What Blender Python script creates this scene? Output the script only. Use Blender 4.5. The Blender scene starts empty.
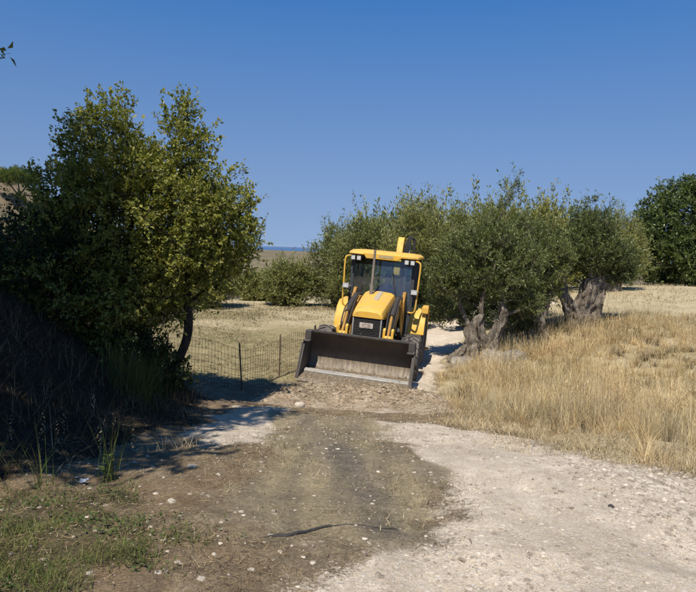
import bpy, bmesh, math, random
import numpy as np
from mathutils import Vector, Matrix, Euler

R = math.radians
scene = bpy.context.scene

# ------------------------------------------------------------------ camera
cam_data = bpy.data.cameras.new('camera')
cam_data.sensor_width = 36.0
cam_data.lens = 31.0
cam_data.clip_start = 0.05
cam_data.clip_end = 120000.0
camera = bpy.data.objects.new('camera', cam_data)
scene.collection.objects.link(camera)
camera.matrix_world = (Matrix.Translation((0, 0, 1.6)) @ Matrix.Rotation(R(90 - 4.54), 4, 'X')
                       @ Matrix.Rotation(R(2.0), 4, 'Z'))
scene.camera = camera

# ------------------------------------------------------------------ sky, sun, exposure
SUN_EL, SUN_AZ = 58.0, 196.0            # azimuth clockwise from +Y: behind the camera, a little left
world = bpy.data.worlds.new('World')
scene.world = world
world.use_nodes = True
wn = world.node_tree
wn.nodes.clear()
w_out = wn.nodes.new('ShaderNodeOutputWorld')
w_bg = wn.nodes.new('ShaderNodeBackground')
w_sky = wn.nodes.new('ShaderNodeTexSky')
w_sky.sky_type = 'NISHITA'
w_sky.sun_disc = False
w_sky.sun_elevation = R(SUN_EL)
w_sky.sun_rotation = R(SUN_AZ)
w_sky.altitude = 2500
w_sky.air_density = 1.0
w_sky.dust_density = 0.3
w_sky.ozone_density = 6.0
w_bg.inputs['Strength'].default_value = 0.105
# sea air: the pale band of the horizon lies low, so the sky is looked up a little above the true direction
w_tc = wn.nodes.new('ShaderNodeTexCoord')
w_map = wn.nodes.new('ShaderNodeMapping')
w_map.inputs['Scale'].default_value = (1, 1, 0.5)
w_map.inputs['Location'].default_value = (0, 0, 0.15)
w_nrm = wn.nodes.new('ShaderNodeVectorMath')
w_nrm.operation = 'NORMALIZE'
w_hs = wn.nodes.new('ShaderNodeHueSaturation')
w_hs.inputs['Saturation'].default_value = 1.22
w_xyz = wn.nodes.new('ShaderNodeSeparateXYZ')       # hazier, paler air towards the horizon all round
wn.links.new(w_tc.outputs['Generated'], w_xyz.inputs[0])
for sock, lo, hi in (('Saturation', 0.80, 1.2), ('Value', 0.84, 1.20)):
    w_r = wn.nodes.new('ShaderNodeMapRange')
    w_r.inputs['From Min'].default_value = 0.0
    w_r.inputs['From Max'].default_value = 0.38
    w_r.inputs['To Min'].default_value = lo
    w_r.inputs['To Max'].default_value = hi
    wn.links.new(w_xyz.outputs[2], w_r.inputs['Value'])
    wn.links.new(w_r.outputs[0], w_hs.inputs[sock])
wn.links.new(w_tc.outputs['Generated'], w_map.inputs['Vector'])
wn.links.new(w_map.outputs[0], w_nrm.inputs[0])
wn.links.new(w_nrm.outputs[0], w_sky.inputs['Vector'])
wn.links.new(w_sky.outputs[0], w_hs.inputs['Color'])
wn.links.new(w_hs.outputs[0], w_bg.inputs[0])
wn.links.new(w_bg.outputs[0], w_out.inputs[0])

sun_data = bpy.data.lights.new('sun', 'SUN')
sun_data.energy = 5.0
sun_data.angle = R(0.55)
sun_data.color = (1.0, 0.94, 0.84)
sun = bpy.data.objects.new('sun', sun_data)
scene.collection.objects.link(sun)
sun_dir = Vector((math.sin(R(SUN_AZ)) * math.cos(R(SUN_EL)), math.cos(R(SUN_AZ)) * math.cos(R(SUN_EL)),
                  math.sin(R(SUN_EL))))
sun.rotation_euler = sun_dir.to_track_quat('Z', 'Y').to_euler()
sun.location = sun_dir * 60

scene.view_settings.view_transform = 'Standard'
scene.view_settings.look = 'None'
scene.view_settings.exposure = 0.2
scene.view_settings.gamma = 1.0
scene.view_settings.use_curve_mapping = False
scene.cycles.max_bounces = 8
scene.cycles.transparent_max_bounces = 16

# ------------------------------------------------------------------ noise and terrain
def _hash(ix, iy, seed):
    n = (ix.astype(np.int64) * 374761393 + iy.astype(np.int64) * 668265263 + seed * 974634777) & 0x7fffffff
    n = ((n ^ (n >> 13)) * 1274126177) & 0x7fffffff
    n = ((n ^ (n >> 16)) * 668265263) & 0x7fffffff
    return (n & 0xffff) / 65535.0

def vnoise(x, y, seed=0):
    x = np.asarray(x, float); y = np.asarray(y, float)
    ix = np.floor(x); iy = np.floor(y)
    fx = x - ix; fy = y - iy
    fx = fx * fx * (3 - 2 * fx); fy = fy * fy * (3 - 2 * fy)
    a = _hash(ix, iy, seed); b = _hash(ix + 1, iy, seed)
    c = _hash(ix, iy + 1, seed); d = _hash(ix + 1, iy + 1, seed)
    return (a * (1 - fx) + b * fx) * (1 - fy) + (c * (1 - fx) + d * fx) * fy - 0.5

def fbm(x, y, freq=1.0, octaves=4, seed=0):
    s = 0.0; amp = 1.0
    for k in range(octaves):
        s = s + amp * vnoise(np.asarray(x) * freq + 17.3 * k, np.asarray(y) * freq - 9.1 * k, seed + k)
        amp *= 0.5; freq *= 2.03
    return s

def sstep(a, b, x):
    t = np.clip((np.asarray(x, float) - a) / (b - a), 0, 1)
    return t * t * (3 - 2 * t)

PROF_Y = [-60, -6, 0, 2.5, 5, 8, 10.5, 12, 16, 31, 45, 80, 150, 400, 760, 900, 1100]
PROF_Z = [1.6, 0.16, 0.05, 0.0, -0.25, -0.75, -1.14, -1.28, -1.34, -1.36, -2.2, -3.6, -3.4, -2.4, -4.6, -14, -75]

def smooth_profile(y):
    s = 0.0
    for o in (-0.6, -0.3, 0, 0.3, 0.6):
        s = s + np.interp(y + o, PROF_Y, PROF_Z)
    return s / 5

def bank_edge(y):
    return -np.interp(y, [-5, 2, 4, 5, 6, 7, 8.5, 10, 11, 12.2, 14], [3.4, 2.9, 2.45, 2.15, 1.95, 1.9, 2.0, 2.25, 2.75, 4.2, 6.5])

def terrain_macro(x, y):
    x = np.asarray(x, float); y = np.asarray(y, float)
    z = smooth_profile(y)
    left = bank_edge(y) - x
    z = z + 2.05 * sstep(-0.15, 4.2, left) * (1 - 0.75 * sstep(11, 17, y)) * (1 - sstep(45, 70, y))
    z = z + 1.02 * sstep(2.1, 11, x) * sstep(4.5, 14, y) * (1 - sstep(50, 110, y))
    z = z + 0.62 * sstep(7, 18, x) * sstep(17, 34, y) * (1 - sstep(60, 140, y))
    z = z - 0.06 * np.clip(x - 0.5, -1.4, 1.4) * sstep(10.2, 12, y) * (1 - sstep(16.5, 20, y))
    z = z + 20.0 * np.exp(-(((x + 66) / 24) ** 2 + ((y - 92) / 24) ** 2))
    z = z + fbm(x, y, 0.012, 3, 91) * 1.6 * sstep(90, 300, y)
    return z

def in_poly(x, y, poly):
    x = np.asarray(x, float); y = np.asarray(y, float)
    inside = np.zeros(x.shape, bool)
    n = len(poly)
    for i in range(n):
        x1, y1 = poly[i]; x2, y2 = poly[(i + 1) % n]
        c = ((y1 > y) != (y2 > y)) & (x < (x2 - x1) * (y - y1) / (y2 - y1 + 1e-12) + x1)
        inside ^= c
    return inside

def poly_sd(x, y, poly):
    """signed distance, positive inside"""
    x = np.asarray(x, float); y = np.asarray(y, float)
    d = np.full(x.shape, 1e9)
    n = len(poly)
    for i in range(n):
        x1, y1 = poly[i]; x2, y2 = poly[(i + 1) % n]
        ex, ey = x2 - x1, y2 - y1
        t = np.clip(((x - x1) * ex + (y - y1) * ey) / (ex * ex + ey * ey + 1e-12), 0, 1)
        d = np.minimum(d, np.hypot(x - x1 - t * ex, y - y1 - t * ey))
    return np.where(in_poly(x, y, poly), d, -d)

# ------------------------------------------------------------------ mesh and object helpers
col = scene.collection

class Geo:
    """collects vertices and faces as arrays, links them as one mesh object"""
    def __init__(self):
        self.v = []; self.f = []; self.m = []; self.n = 0
    def add(self, verts, faces, mi=0):
        verts = np.asarray(verts, float).reshape(-1, 3)
        faces = np.asarray(faces, np.int64)
        self.v.append(verts); self.f.append(faces + self.n)
        self.m.append(np.full(len(faces), mi, np.int32))
        self.n += len(verts)
    def mesh(self, name, mats=(), smooth=False, sharp=None):
        me = bpy.data.meshes.new(name)
        v = np.concatenate(self.v) if self.v else np.zeros((0, 3))
        loops = np.concatenate([f.ravel() for f in self.f])
        tot = np.concatenate([np.full(len(f), f.shape[1], np.int64) for f in self.f])
        start = np.concatenate([[0], np.cumsum(tot)[:-1]])
        me.vertices.add(len(v)); me.vertices.foreach_set('co', v.astype(np.float32).ravel())
        me.loops.add(len(loops)); me.loops.foreach_set('vertex_index', loops.astype(np.int32))
        me.polygons.add(len(tot)); me.polygons.foreach_set('loop_start', start.astype(np.int32))
        me.polygons.foreach_set('material_index', np.concatenate(self.m))
        me.polygons.foreach_set('use_smooth', np.full(len(tot), bool(smooth)))
        me.update(calc_edges=True)
        for m in mats: me.materials.append(m)
        if sharp: me.set_sharp_from_angle(angle=R(sharp))
        return me

def link(name, me, parent=None, loc=None, rot=None):
    o = bpy.data.objects.new(name, me)
    col.objects.link(o)
    if parent is not None: o.parent = parent
    if loc is not None: o.location = loc
    if rot is not None: o.rotation_euler = rot
    return o

def tag(o, label=None, cat=None, group=None, kind=None):
    if label: o['label'] = label
    if cat: o['category'] = cat
    if group: o['group'] = group
    if kind: o['kind'] = kind
    return o

def thing(name, label, cat, loc=(0, 0, 0), rotz=0.0, group=None):
    o = link(name, None, None, loc, (0, 0, rotz))
    o.empty_display_size = 0.2
    return tag(o, label, cat, group)

def copy_tree(o, parent=None):
    c = o.copy(); col.objects.link(c); c.parent = parent
    for ch in list(o.children): copy_tree(ch, c)
    return c

def unit(v):
    return v / (np.linalg.norm(v, axis=-1, keepdims=True) + 1e-9)

def tube(g, pts, radii, sides=6, mi=0, cap=True):
    pts = np.asarray(pts, float); n = len(pts)
    radii = np.broadcast_to(np.asarray(radii, float), (n,))
    t = unit(np.gradient(pts, axis=0))
    ref = np.array([0.31, 0.87, 0.38]) if abs(t[0][2]) > 0.6 else np.array([0.05, 0.1, 1.0])
    a = unit(np.cross(t, ref)); b = np.cross(t, a)
    th = np.arange(sides) * 2 * math.pi / sides
    ring = a[:, None, :] * np.cos(th)[None, :, None] + b[:, None, :] * np.sin(th)[None, :, None]
    v = pts[:, None, :] + ring * radii[:, None, None]
    i = np.arange(n - 1)[:, None] * sides; j = np.arange(sides)[None, :]; k = (j + 1) % sides
    q = np.stack([i + j, i + k, i + sides + k, i + sides + j], -1).reshape(-1, 4)
    g.add(v.reshape(-1, 3), q, mi)
    if cap:
        base = g.n - n * sides
        g.f.append(np.array([[base + x for x in range(sides)][::-1]])); g.m.append(np.array([mi], np.int32))
        g.f.append(np.array([[base + (n - 1) * sides + x for x in range(sides)]])); g.m.append(np.array([mi], np.int32))

def prisms(g, p0, p1, r0, r1, mi=0):
    """many thin three-sided twigs at once"""
    d = unit(p1 - p0)
    ref = np.where(np.abs(d[:, 2:3]) > 0.8, np.array([[1.0, 0, 0]]), np.array([[0, 0, 1.0]]))
    a = unit(np.cross(d, ref)); b = np.cross(d, a)
    N = len(p0); V = np.zeros((N, 6, 3))
    for k in range(3):
        th = k * 2.0944
        o = a * math.cos(th) + b * math.sin(th)
        V[:, k] = p0 + o * r0; V[:, 3 + k] = p1 + o * r1
    base = np.arange(N)[:, None, None] * 6
    q = base + np.array([[0, 1, 4, 3], [1, 2, 5, 4], [2, 0, 3, 5]])[None]
    g.add(V.reshape(-1, 3), q.reshape(-1, 4), mi)

def leaves(g, c, d, nrm, L, W, mi=0, fold=0.25):
    """many leaves at once: base c, direction d, normal nrm; each a folded rhombus of two faces"""
    d = unit(d); s = unit(np.cross(d, nrm)); n = np.cross(s, d)
    L = np.asarray(L)[:, None]; W = np.asarray(W)[:, None]
    V = np.stack([c, c + d * L * 0.45 + s * W * 0.5 + n * W * fold, c + d * L,
                  c + d * L * 0.45 - s * W * 0.5 + n * W * fold], 1)
    N = len(c); base = np.arange(N)[:, None, None] * 4
    t = base + np.array([[0, 1, 2], [0, 2, 3]])[None]
    g.add(V.reshape(-1, 3), t.reshape(-1, 3), mi)

def blades(g, c, ang, H, W, lean, bend, mi=0, seg=3, width_tip=0.08):
    """many grass blades at once: base c, heading ang, height H, lean and bend outward"""
    N = len(c)
    h = np.stack([np.cos(ang), np.sin(ang), np.zeros(N)], -1)
    s = np.stack([-np.sin(ang), np.cos(ang), np.zeros(N)], -1)
    V = np.zeros((N, (seg + 1) * 2, 3))
    for k in range(seg + 1):
        t = k / seg
        out = (lean * t + bend * t * t) * H
        up = H * (t - 0.35 * np.clip(bend, 0, 1.6) * t * t)
        p = c + h * out[:, None] + np.array([0, 0, 1.0]) * up[:, None]
        w = (W * ((1 - t) * (1 - width_tip) + width_tip) * 0.5)[:, None]
        V[:, 2 * k] = p - s * w; V[:, 2 * k + 1] = p + s * w
    base = np.arange(N)[:, None, None] * (2 * (seg + 1))
    q = base + np.array([[2 * k, 2 * k + 1, 2 * k + 3, 2 * k + 2] for k in range(seg)])[None]
    g.add(V.reshape(-1, 3), q.reshape(-1, 4), mi)

_ico = None
def ico_arrays(sub=1):
    bm = bmesh.new(); bmesh.ops.create_icosphere(bm, subdivisions=sub, radius=1.0)
    v = np.array([q.co[:] for q in bm.verts]); f = np.array([[q.index for q in t.verts] for t in bm.faces])
    bm.free(); return v, f

def lumps(g, c, size, rng, sub=1, flat=0.7, jag=0.25, mi=0):
    v, f = ico_arrays(sub); N = len(c)
    V = v[None] * (1 + rng.uniform(-jag, jag, (N, len(v), 1)))
    sc = size[:, None, None] * np.stack([rng.uniform(.7, 1.3, N), rng.uniform(.7, 1.3, N), rng.uniform(.6, 1.2, N) * flat], -1)[:, None, :]
    V = V * sc
    a = rng.uniform(0, 6.283, N); ca, sa = np.cos(a)[:, None], np.sin(a)[:, None]
    V = np.stack([V[..., 0] * ca - V[..., 1] * sa, V[..., 0] * sa + V[..., 1] * ca, V[..., 2]], -1) + c[:, None, :]
    F = np.arange(N)[:, None, None] * len(v) + f[None]
    g.add(V.reshape(-1, 3), F.reshape(-1, 3), mi)

# ------------------------------------------------------------------ materials
class NT:
    def __init__(self, name, rough=0.8, spec=0.3):
        self.m = bpy.data.materials.new(name); self.m.use_nodes = True
        self.t = self.m.node_tree; self.b = self.t.nodes['Principled BSDF']
        self.out = self.t.nodes['Material Output']
        self.b.inputs['Roughness'].default_value = rough
        self.b.inputs['Specular IOR Level'].default_value = spec
        self._c = None
    def node(self, typ, **kw):
        n = self.t.nodes.new('ShaderNode' + typ)
        for k, v in kw.items():
            if k.startswith('i_'):
                n.inputs[k[2:].replace('_', ' ')].default_value = v
            else: setattr(n, k, v)
        return n
    def link(self, a, b): self.t.links.new(a, b)
    def coord(self, scale=(1, 1, 1)):
        if self._c is None: self._c = self.node('TexCoord').outputs['Object']
        if tuple(scale) == (1, 1, 1): return self._c
        mp = self.node('Mapping'); mp.inputs['Scale'].default_value = scale
        self.link(self._c, mp.inputs['Vector']); return mp.outputs[0]
    def noise(self, scale, detail=4.0, rough=0.6, stretch=(1, 1, 1), dist=0.0):
        n = self.node('TexNoise'); n.inputs['Scale'].default_value = scale
        n.inputs['Detail'].default_value = detail; n.inputs['Roughness'].default_value = rough
        n.inputs['Distortion'].default_value = dist
        self.link(self.coord(stretch), n.inputs['Vector']); return n.outputs['Fac']
    def voronoi(self, scale, out='Distance', feature='F1'):
        n = self.node('TexVoronoi', feature=feature); n.inputs['Scale'].default_value = scale
        self.link(self.coord(), n.inputs['Vector']); return n.outputs[out]
    def ramp(self, fac, stops):
        n = self.node('ValToRGB'); e = n.color_ramp.elements
        while len(e) < len(stops): e.new(0.5)
        for q, (p, c) in zip(e, stops):
            q.position = p; q.color = (c, c, c, 1) if isinstance(c, (int, float)) else (*c, 1)
        self.link(fac, n.inputs[0]); return n.outputs[0]
    def mix(self, fac, a, b, mode='MIX'):
        n = self.node('Mix', data_type='RGBA', blend_type=mode)
        for s, v in ((n.inputs[0], fac), (n.inputs[6], a), (n.inputs[7], b)):
            if isinstance(v, (int, float)): s.default_value = v
            elif isinstance(v, tuple): s.default_value = (*v, 1)
            else: self.link(v, s)
        return n.outputs[2]
    def math(self, op, a, b=0.0, clamp=False):
        n = self.node('Math', operation=op, use_clamp=clamp)
        for s, v in ((n.inputs[0], a), (n.inputs[1], b)):
            if isinstance(v, (int, float)): s.default_value = v
            else: self.link(v, s)
        return n.outputs[0]
    def bump(self, h, strength=0.4, dist=0.02, prev=None):
        n = self.node('Bump'); n.inputs['Strength'].default_value = strength
        n.inputs['Distance'].default_value = dist
        self.link(h, n.inputs['Height'])
        if prev is not None: self.link(prev, n.inputs['Normal'])
        return n.outputs[0]
    def color(self, c): 
        if isinstance(c, tuple): self.b.inputs['Base Color'].default_value = (*c, 1)
        else: self.link(c, self.b.inputs['Base Color'])
    def set(self, inp, v):
        if isinstance(v, (int, float)): self.b.inputs[inp].default_value = v
        else: self.link(v, self.b.inputs[inp])

def leaf_material(name, cols, trans=0.35, rough=0.5, spec=0.35, tcol=None, patch=1.2):
    """two-sided foliage: each leaf takes its own tint, a part of the light passes through"""
    n = NT(name, rough, spec)
    isl = n.node('NewGeometry').outputs['Random Per Island']
    k = len(cols)
    c = n.ramp(isl, [((i + 0.5) / k, cols[i]) for i in range(k)])
    big = n.noise(patch, 2.0)
    c = n.mix(1.0, c, n.ramp(big, [(0.3, (0.75, 0.78, 0.72)), (0.7, (1.22, 1.18, 1.15))]), 'MULTIPLY')
    oi = n.node('ObjectInfo').outputs['Random']
    c = n.mix(1.0, c, n.ramp(oi, [(0.0, (0.80, 0.84, 0.82)), (0.5, (1.0, 1.0, 1.0)), (1.0, (1.18, 1.10, 0.92))]), 'MULTIPLY')
    n.color(c)
    tr = n.node('BsdfTranslucent')
    n.link(n.mix(1.0, c, tcol or (1.3, 1.35, 0.6), 'MULTIPLY'), tr.inputs['Color'])
    mx = n.node('MixShader'); mx.inputs[0].default_value = trans
    n.link(n.b.outputs[0], mx.inputs[1]); n.link(tr.outputs[0], mx.inputs[2])
    n.link(mx.outputs[0], n.out.inputs['Surface'])
    return n.m

def bark_material(name, c0, c1, c2, scale=9.0):
    n = NT(name, 0.9, 0.15)
    a = n.noise(scale, 6, 0.7, (1, 1, 0.35), 0.6)
    b = n.noise(scale * 4, 4, 0.7, (1, 1, 0.5))
    c = n.ramp(a, [(0.3, c0), (0.5, c1), (0.72, c2)])
    c = n.mix(0.6, c, n.ramp(b, [(0.3, 0.45), (0.7, 1.2)]), 'MULTIPLY')
    n.color(c)
    h = n.math('ADD', a, n.math('MULTIPLY', b, 0.4))
    n.link(n.bump(h, 1.0, 0.09), n.b.inputs['Normal'])
    return n.m

# ------------------------------------------------------------------ surfaces of the ground, in metres on the ground
DAMP = [(-0.95, 8.6), (0.25, 8.9), (0.62, 7.4), (0.66, 5.7), (0.95, 4.7), (0.86, 4.2), (0.55, 3.45), (0.2, 3.25), (0.0, 3.55),
        (-0.4, 3.5), (-0.7, 4.2), (-0.75, 5.4), (-0.82, 6.6)]
GRAVEL = [(0.45, 8.0), (1.15, 7.9), (2.2, 7.5), (2.5, 5.75), (3.3, 5.0), (6.0, 4.2), (6.0, -6), (-0.4, -6), (-0.25, 2.75),
          (0.05, 3.3), (0.55, 3.5), (0.84, 4.3), (0.9, 4.8), (0.55, 5.9)]
PALE_LEFT = [(-1.75, 9.4), (-0.85, 9.0), (-0.75, 7.0), (-0.72, 5.9), (-1.3, 5.6), (-1.75, 6.6), (-1.9, 8.0)]
TRACK = [(1.75, 12.0), (2.2, 13.5), (2.7, 16.5), (4.6, 21.5), (9, 26), (9, 30), (3.0, 25.0), (2.0, 20), (0.6, 18), (-0.9, 15.0), (-0.9, 12.3), (-0.6, 11.2), (1.5, 11.2)]
GREEN = [(-3.6, 4.1), (-1.85, 4.1), (-1.45, 3.6), (-1.1, 3.2), (-0.85, 2.6), (-0.9, 1.5), (-4, 1.2)]

def gravel_w(x, y):
    e = fbm(x, y, 2.2, 4, 5) * 0.42
    w = sstep(-0.28, 0.32, poly_sd(x, y, GRAVEL) + e)
    w2 = 0.85 * sstep(-0.12, 0.2, poly_sd(x, y, PALE_LEFT) + e * 0.8)
    w3 = 0.9 * sstep(-0.25, 0.35, poly_sd(x, y, TRACK) + e)
    return np.maximum(np.maximum(w, w2), w3)

def damp_w(x, y):
    return sstep(-0.25, 0.35, poly_sd(x, y, DAMP) + fbm(x, y, 2.6, 5, 12) * 0.45)

def rut_w(x, y):
    # wheel-swept bands left by the machine
    c = np.interp(y, [3.0, 5.5, 7.5, 9.5], [0.42, -0.05, -0.48, -0.75])
    w = np.exp(-((x - c) / 0.20) ** 2) + 0.6 * np.exp(-((x - c - 0.62) / 0.13) ** 2)
    return np.clip(w * (0.75 + 0.9 * fbm(x, y, 1.4, 4, 14)), 0, 1) * sstep(2.9, 3.6, y) * (1 - sstep(8.6, 9.4, y))

def green_w(x, y):
    return sstep(-0.2, 0.3, poly_sd(x, y, GREEN) + fbm(x, y, 2.0, 4, 23) * 0.7)

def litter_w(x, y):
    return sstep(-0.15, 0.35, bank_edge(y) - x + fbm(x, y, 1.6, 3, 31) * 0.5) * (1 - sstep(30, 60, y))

def field_w(x, y):
    right = sstep(-0.2, 0.5, x - np.interp(y, [4, 5, 5.8, 7.6, 9, 12, 16, 22, 30], [4.6, 3.2, 2.4, 1.9, 1.5, 1.6, 2.7, 4.6, 8.0]) + fbm(x, y, 1.2, 3, 41) * 0.7)
    left = sstep(11.8, 12.8, y + fbm(x, y, 1, 3, 43) * 0.8) * (1 - sstep(1.0, 1.8, x))
    far = sstep(16, 19, y)
    return np.maximum(np.maximum(right, left), far)

def micro(x, y):
    near = 1 - sstep(14, 40, y)
    rough = 0.35 + 0.9 * np.maximum(green_w(x, y), litter_w(x, y)) + 0.5 * field_w(x, y)
    z = fbm(x, y, 0.9, 3, 51) * 0.10
    z = z + fbm(x, y, 4.0, 4, 61) * 0.05 * rough
    # shallow wheel ruts along the gravel track
    d = np.abs(x - np.interp(y, [2, 4, 6, 8, 10], [1.3, 1.25, 1.0, 0.75, 0.45]))
    z = z - 0.03 * np.exp(-((d - 0.75) / 0.22) ** 2) * (1 - sstep(9, 11, y))
    return z * near

def ground_z(x, y):
    return terrain_macro(x, y) + micro(x, y)

def gz(x, y):
    return float(ground_z(np.array([x]), np.array([y]))[0])

def build_ground():
    ys = [-40, -25, -15, -9, -5, -3, -1.5, -0.5]
    y = 0.2
    while y < 1100:
        ys.append(y); y += 0.06 if y < 2.3 else max(0.03, 0.0078 * y)
    ys = np.array(ys); nc = 460
    u = np.linspace(-1, 1, nc)
    s = 0.3 * u + 0.7 * u ** 3
    W = 11 + 0.95 * np.abs(ys)
    X = s[None, :] * W[:, None]; Y = np.repeat(ys[:, None], nc, 1)
    Z = ground_z(X, Y)
    v = np.stack([X, Y, Z], -1).reshape(-1, 3)
    i = np.arange(len(ys) - 1)[:, None] * nc; j = np.arange(nc - 1)[None, :]
    q = np.stack([i + j, i + j + 1, i + nc + j + 1, i + nc + j], -1).reshape(-1, 4)
    g = Geo(); g.add(v, q)
    me = g.mesh('ground', [ground_material()], smooth=True)
    x, y = v[:, 0], v[:, 1]
    one = np.ones(len(v))
    a = me.attributes.new('surface_a', 'FLOAT_COLOR', 'POINT')
    a.data.foreach_set('color', np.stack([gravel_w(x, y), damp_w(x, y), green_w(x, y), rut_w(x, y)], -1).astype(np.float32).ravel())
    b = me.attributes.new('surface_b', 'FLOAT_COLOR', 'POINT')
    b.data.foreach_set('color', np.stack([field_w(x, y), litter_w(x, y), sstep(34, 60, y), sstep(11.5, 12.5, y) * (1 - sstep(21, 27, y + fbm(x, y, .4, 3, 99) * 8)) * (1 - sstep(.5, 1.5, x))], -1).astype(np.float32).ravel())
    return tag(link('ground', me), kind='structure')

def ground_material():
    n = NT('dry earth, gravel and stubble', 0.95, 0.12)
    def attr(nm):
        a = n.node('Attribute', attribute_name=nm); s = n.node('SeparateColor')
        n.link(a.outputs['Color'], s.inputs[0]); return list(s.outputs) + [a.outputs['Alpha']]
    A = attr('surface_a'); B = attr('surface_b')
    big = n.noise(0.9, 5, 0.6); mid = n.noise(5, 6, 0.65); fine = n.noise(38, 5, 0.7); grit = n.noise(150, 3, 0.7)
    peb = n.voronoi(70); pebc = n.voronoi(70, 'Color')
    soil = n.ramp(mid, [(0.25, (0.11, 0.083, 0.052)), (0.5, (0.21, 0.162, 0.102)), (0.75, (0.34, 0.27, 0.175))])
    soil = n.mix(n.ramp(big, [(0.42, 0.0), (0.62, 0.5)]), soil, (0.20, 0.125, 0.07))
    grav = n.ramp(mid, [(0.25, (0.48, 0.39, 0.285)), (0.5, (0.66, 0.55, 0.415)), (0.78, (0.81, 0.69, 0.54))])
    grav = n.mix(n.ramp(big, [(0.42, 0.0), (0.66, 0.75)]), grav, n.ramp(fine, [(0.3, (0.42, 0.335, 0.235)), (0.7, (0.60, 0.50, 0.37))]))
    trk = n.noise(1.3, 6, 0.7, (1.0, 0.35, 1.0), 0.5)
    grav = n.mix(n.ramp(trk, [(0.5, 0.0), (0.68, 0.6)]), grav, (0.40, 0.325, 0.235))
    pg = n.node('SeparateColor'); n.link(pebc, pg.inputs[0])
    grav = n.mix(n.ramp(pg.outputs[0], [(0.72, 0.0), (0.8, 0.6)]), grav, n.ramp(pg.outputs[1], [(0.1, (0.44, 0.38, 0.31)), (0.6, (0.62, 0.55, 0.46)), (0.95, (0.74, 0.69, 0.61))]))
    mpr = n.node('Mapping'); mpr.inputs['Rotation'].default_value = (0, 0, R(-16)); mpr.inputs['Scale'].default_value = (1.5, 0.16, 1.0)
    n.link(n.coord(), mpr.inputs['Vector']); sn = n.node('TexNoise'); sn.inputs['Scale'].default_value = 2.3; sn.inputs['Detail'].default_value = 7; sn.inputs['Roughness'].default_value = 0.62; n.link(mpr.outputs[0], sn.inputs['Vector'])
    streak = n.math('ADD', n.math('MULTIPLY', sn.outputs['Fac'], 0.75), n.math('MULTIPLY', mid, 0.25))
    damp = n.ramp(streak, [(0.36, (0.19, 0.155, 0.105)), (0.48, (0.275, 0.225, 0.14)), (0.62, (0.375, 0.305, 0.18))])
    damp = n.mix(n.ramp(fine, [(0.45, 0.0), (0.7, 0.45)]), damp, (0.27, 0.22, 0.13))
    green = n.ramp(mid, [(0.3, (0.06, 0.045, 0.025)), (0.52, (0.125, 0.10, 0.055)), (0.75, (0.14, 0.13, 0.055))])
    field = n.ramp(n.noise(2.2, 6, 0.7), [(0.28, (0.35, 0.275, 0.155)), (0.5, (0.47, 0.385, 0.235)), (0.75, (0.56, 0.475, 0.31))])
    field = n.mix(n.ramp(n.noise(0.33, 4, 0.6), [(0.45, 0.0), (0.62, 0.55)]), field, (0.40, 0.325, 0.19))
    field = n.mix(n.math('MULTIPLY', B[3], 0.95), field, n.ramp(n.noise(3.0, 6, 0.7), [(0.3, (0.20, 0.165, 0.08)), (0.55, (0.31, 0.255, 0.13)), (0.75, (0.40, 0.33, 0.19))]))
    litter = n.ramp(mid, [(0.3, (0.022, 0.017, 0.012)), (0.55, (0.042, 0.032, 0.022)), (0.8, (0.075, 0.058, 0.04))])  # leaf-litter brown, with the bank's deep shade darkened into the colour
    sv = n.noise(0.07, 6, 0.72); sv2 = n.noise(0.35, 4, 0.7)
    scrub = n.ramp(sv, [(0.36, (0.10, 0.10, 0.055)), (0.5, (0.20, 0.152, 0.095)), (0.66, (0.29, 0.22, 0.14))])
    scrub = n.mix(n.ramp(sv2, [(0.5, 0.0), (0.64, 0.75)]), scrub, (0.09, 0.10, 0.05))
    tang = n.noise(17, 7, 0.75, (1, 1, 1), 2.2)
    ragged = n.math('ADD', n.math('MULTIPLY', fine, 0.5), n.math('MULTIPLY', tang, 0.5))
    def edge(w, amount=2.1):      # fine ragged edges between the surfaces
        k = n.math('ADD', w, n.math('MULTIPLY', n.math('SUBTRACT', ragged, 0.5), amount))
        return n.ramp(k, [(0.30, 0.0), (0.66, 1.0)])
    c = soil
    c = n.mix(edge(B[0]), c, field)
    c = n.mix(edge(A[0]), c, grav)
    c = n.mix(n.math('MULTIPLY', edge(A[1]), 0.88), c, damp)
    c = n.mix(n.math('MULTIPLY', n.math('MULTIPLY', A[3], A[1]), 0.8), c, n.ramp(streak, [(0.36, (0.115, 0.096, 0.08)), (0.6, (0.20, 0.165, 0.13))]))
    c = n.mix(edge(A[2]), c, green)
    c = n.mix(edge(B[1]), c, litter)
    c = n.mix(B[2], c, scrub)
    c = n.mix(0.8, c, n.ramp(grit, [(0.32, 0.55), (0.5, 0.98), (0.68, 1.3)]), 'MULTIPLY')
    c = n.mix(n.math('SUBTRACT', 0.85, n.math('MULTIPLY', A[0], 0.5)), c, n.ramp(tang, [(0.33, 0.5), (0.5, 1.0), (0.66, 1.45)]), 'MULTIPLY')
    n.color(c)
    h = n.math('ADD', n.math('MULTIPLY', fine, 0.6), n.math('MULTIPLY', grit, 0.3))
    h = n.math('ADD', h, n.math('MULTIPLY', tang, 0.8))
    h = n.math('SUBTRACT', h, n.math('MULTIPLY', n.math('MULTIPLY', peb, 0.12), A[0]))
    wv = n.node('TexWave', wave_type='BANDS', bands_direction='Y'); wv.inputs['Scale'].default_value = 2.1; wv.inputs['Distortion'].default_value = 1.6; wv.inputs['Detail'].default_value = 2; n.link(n.coord(), wv.inputs['Vector'])
    h = n.math('ADD', h, n.math('MULTIPLY', n.math('MULTIPLY', wv.outputs['Fac'], A[3]), 0.5))
    n.link(n.bump(h, 0.7, 0.03), n.b.inputs['Normal'])
    return n.m

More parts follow.
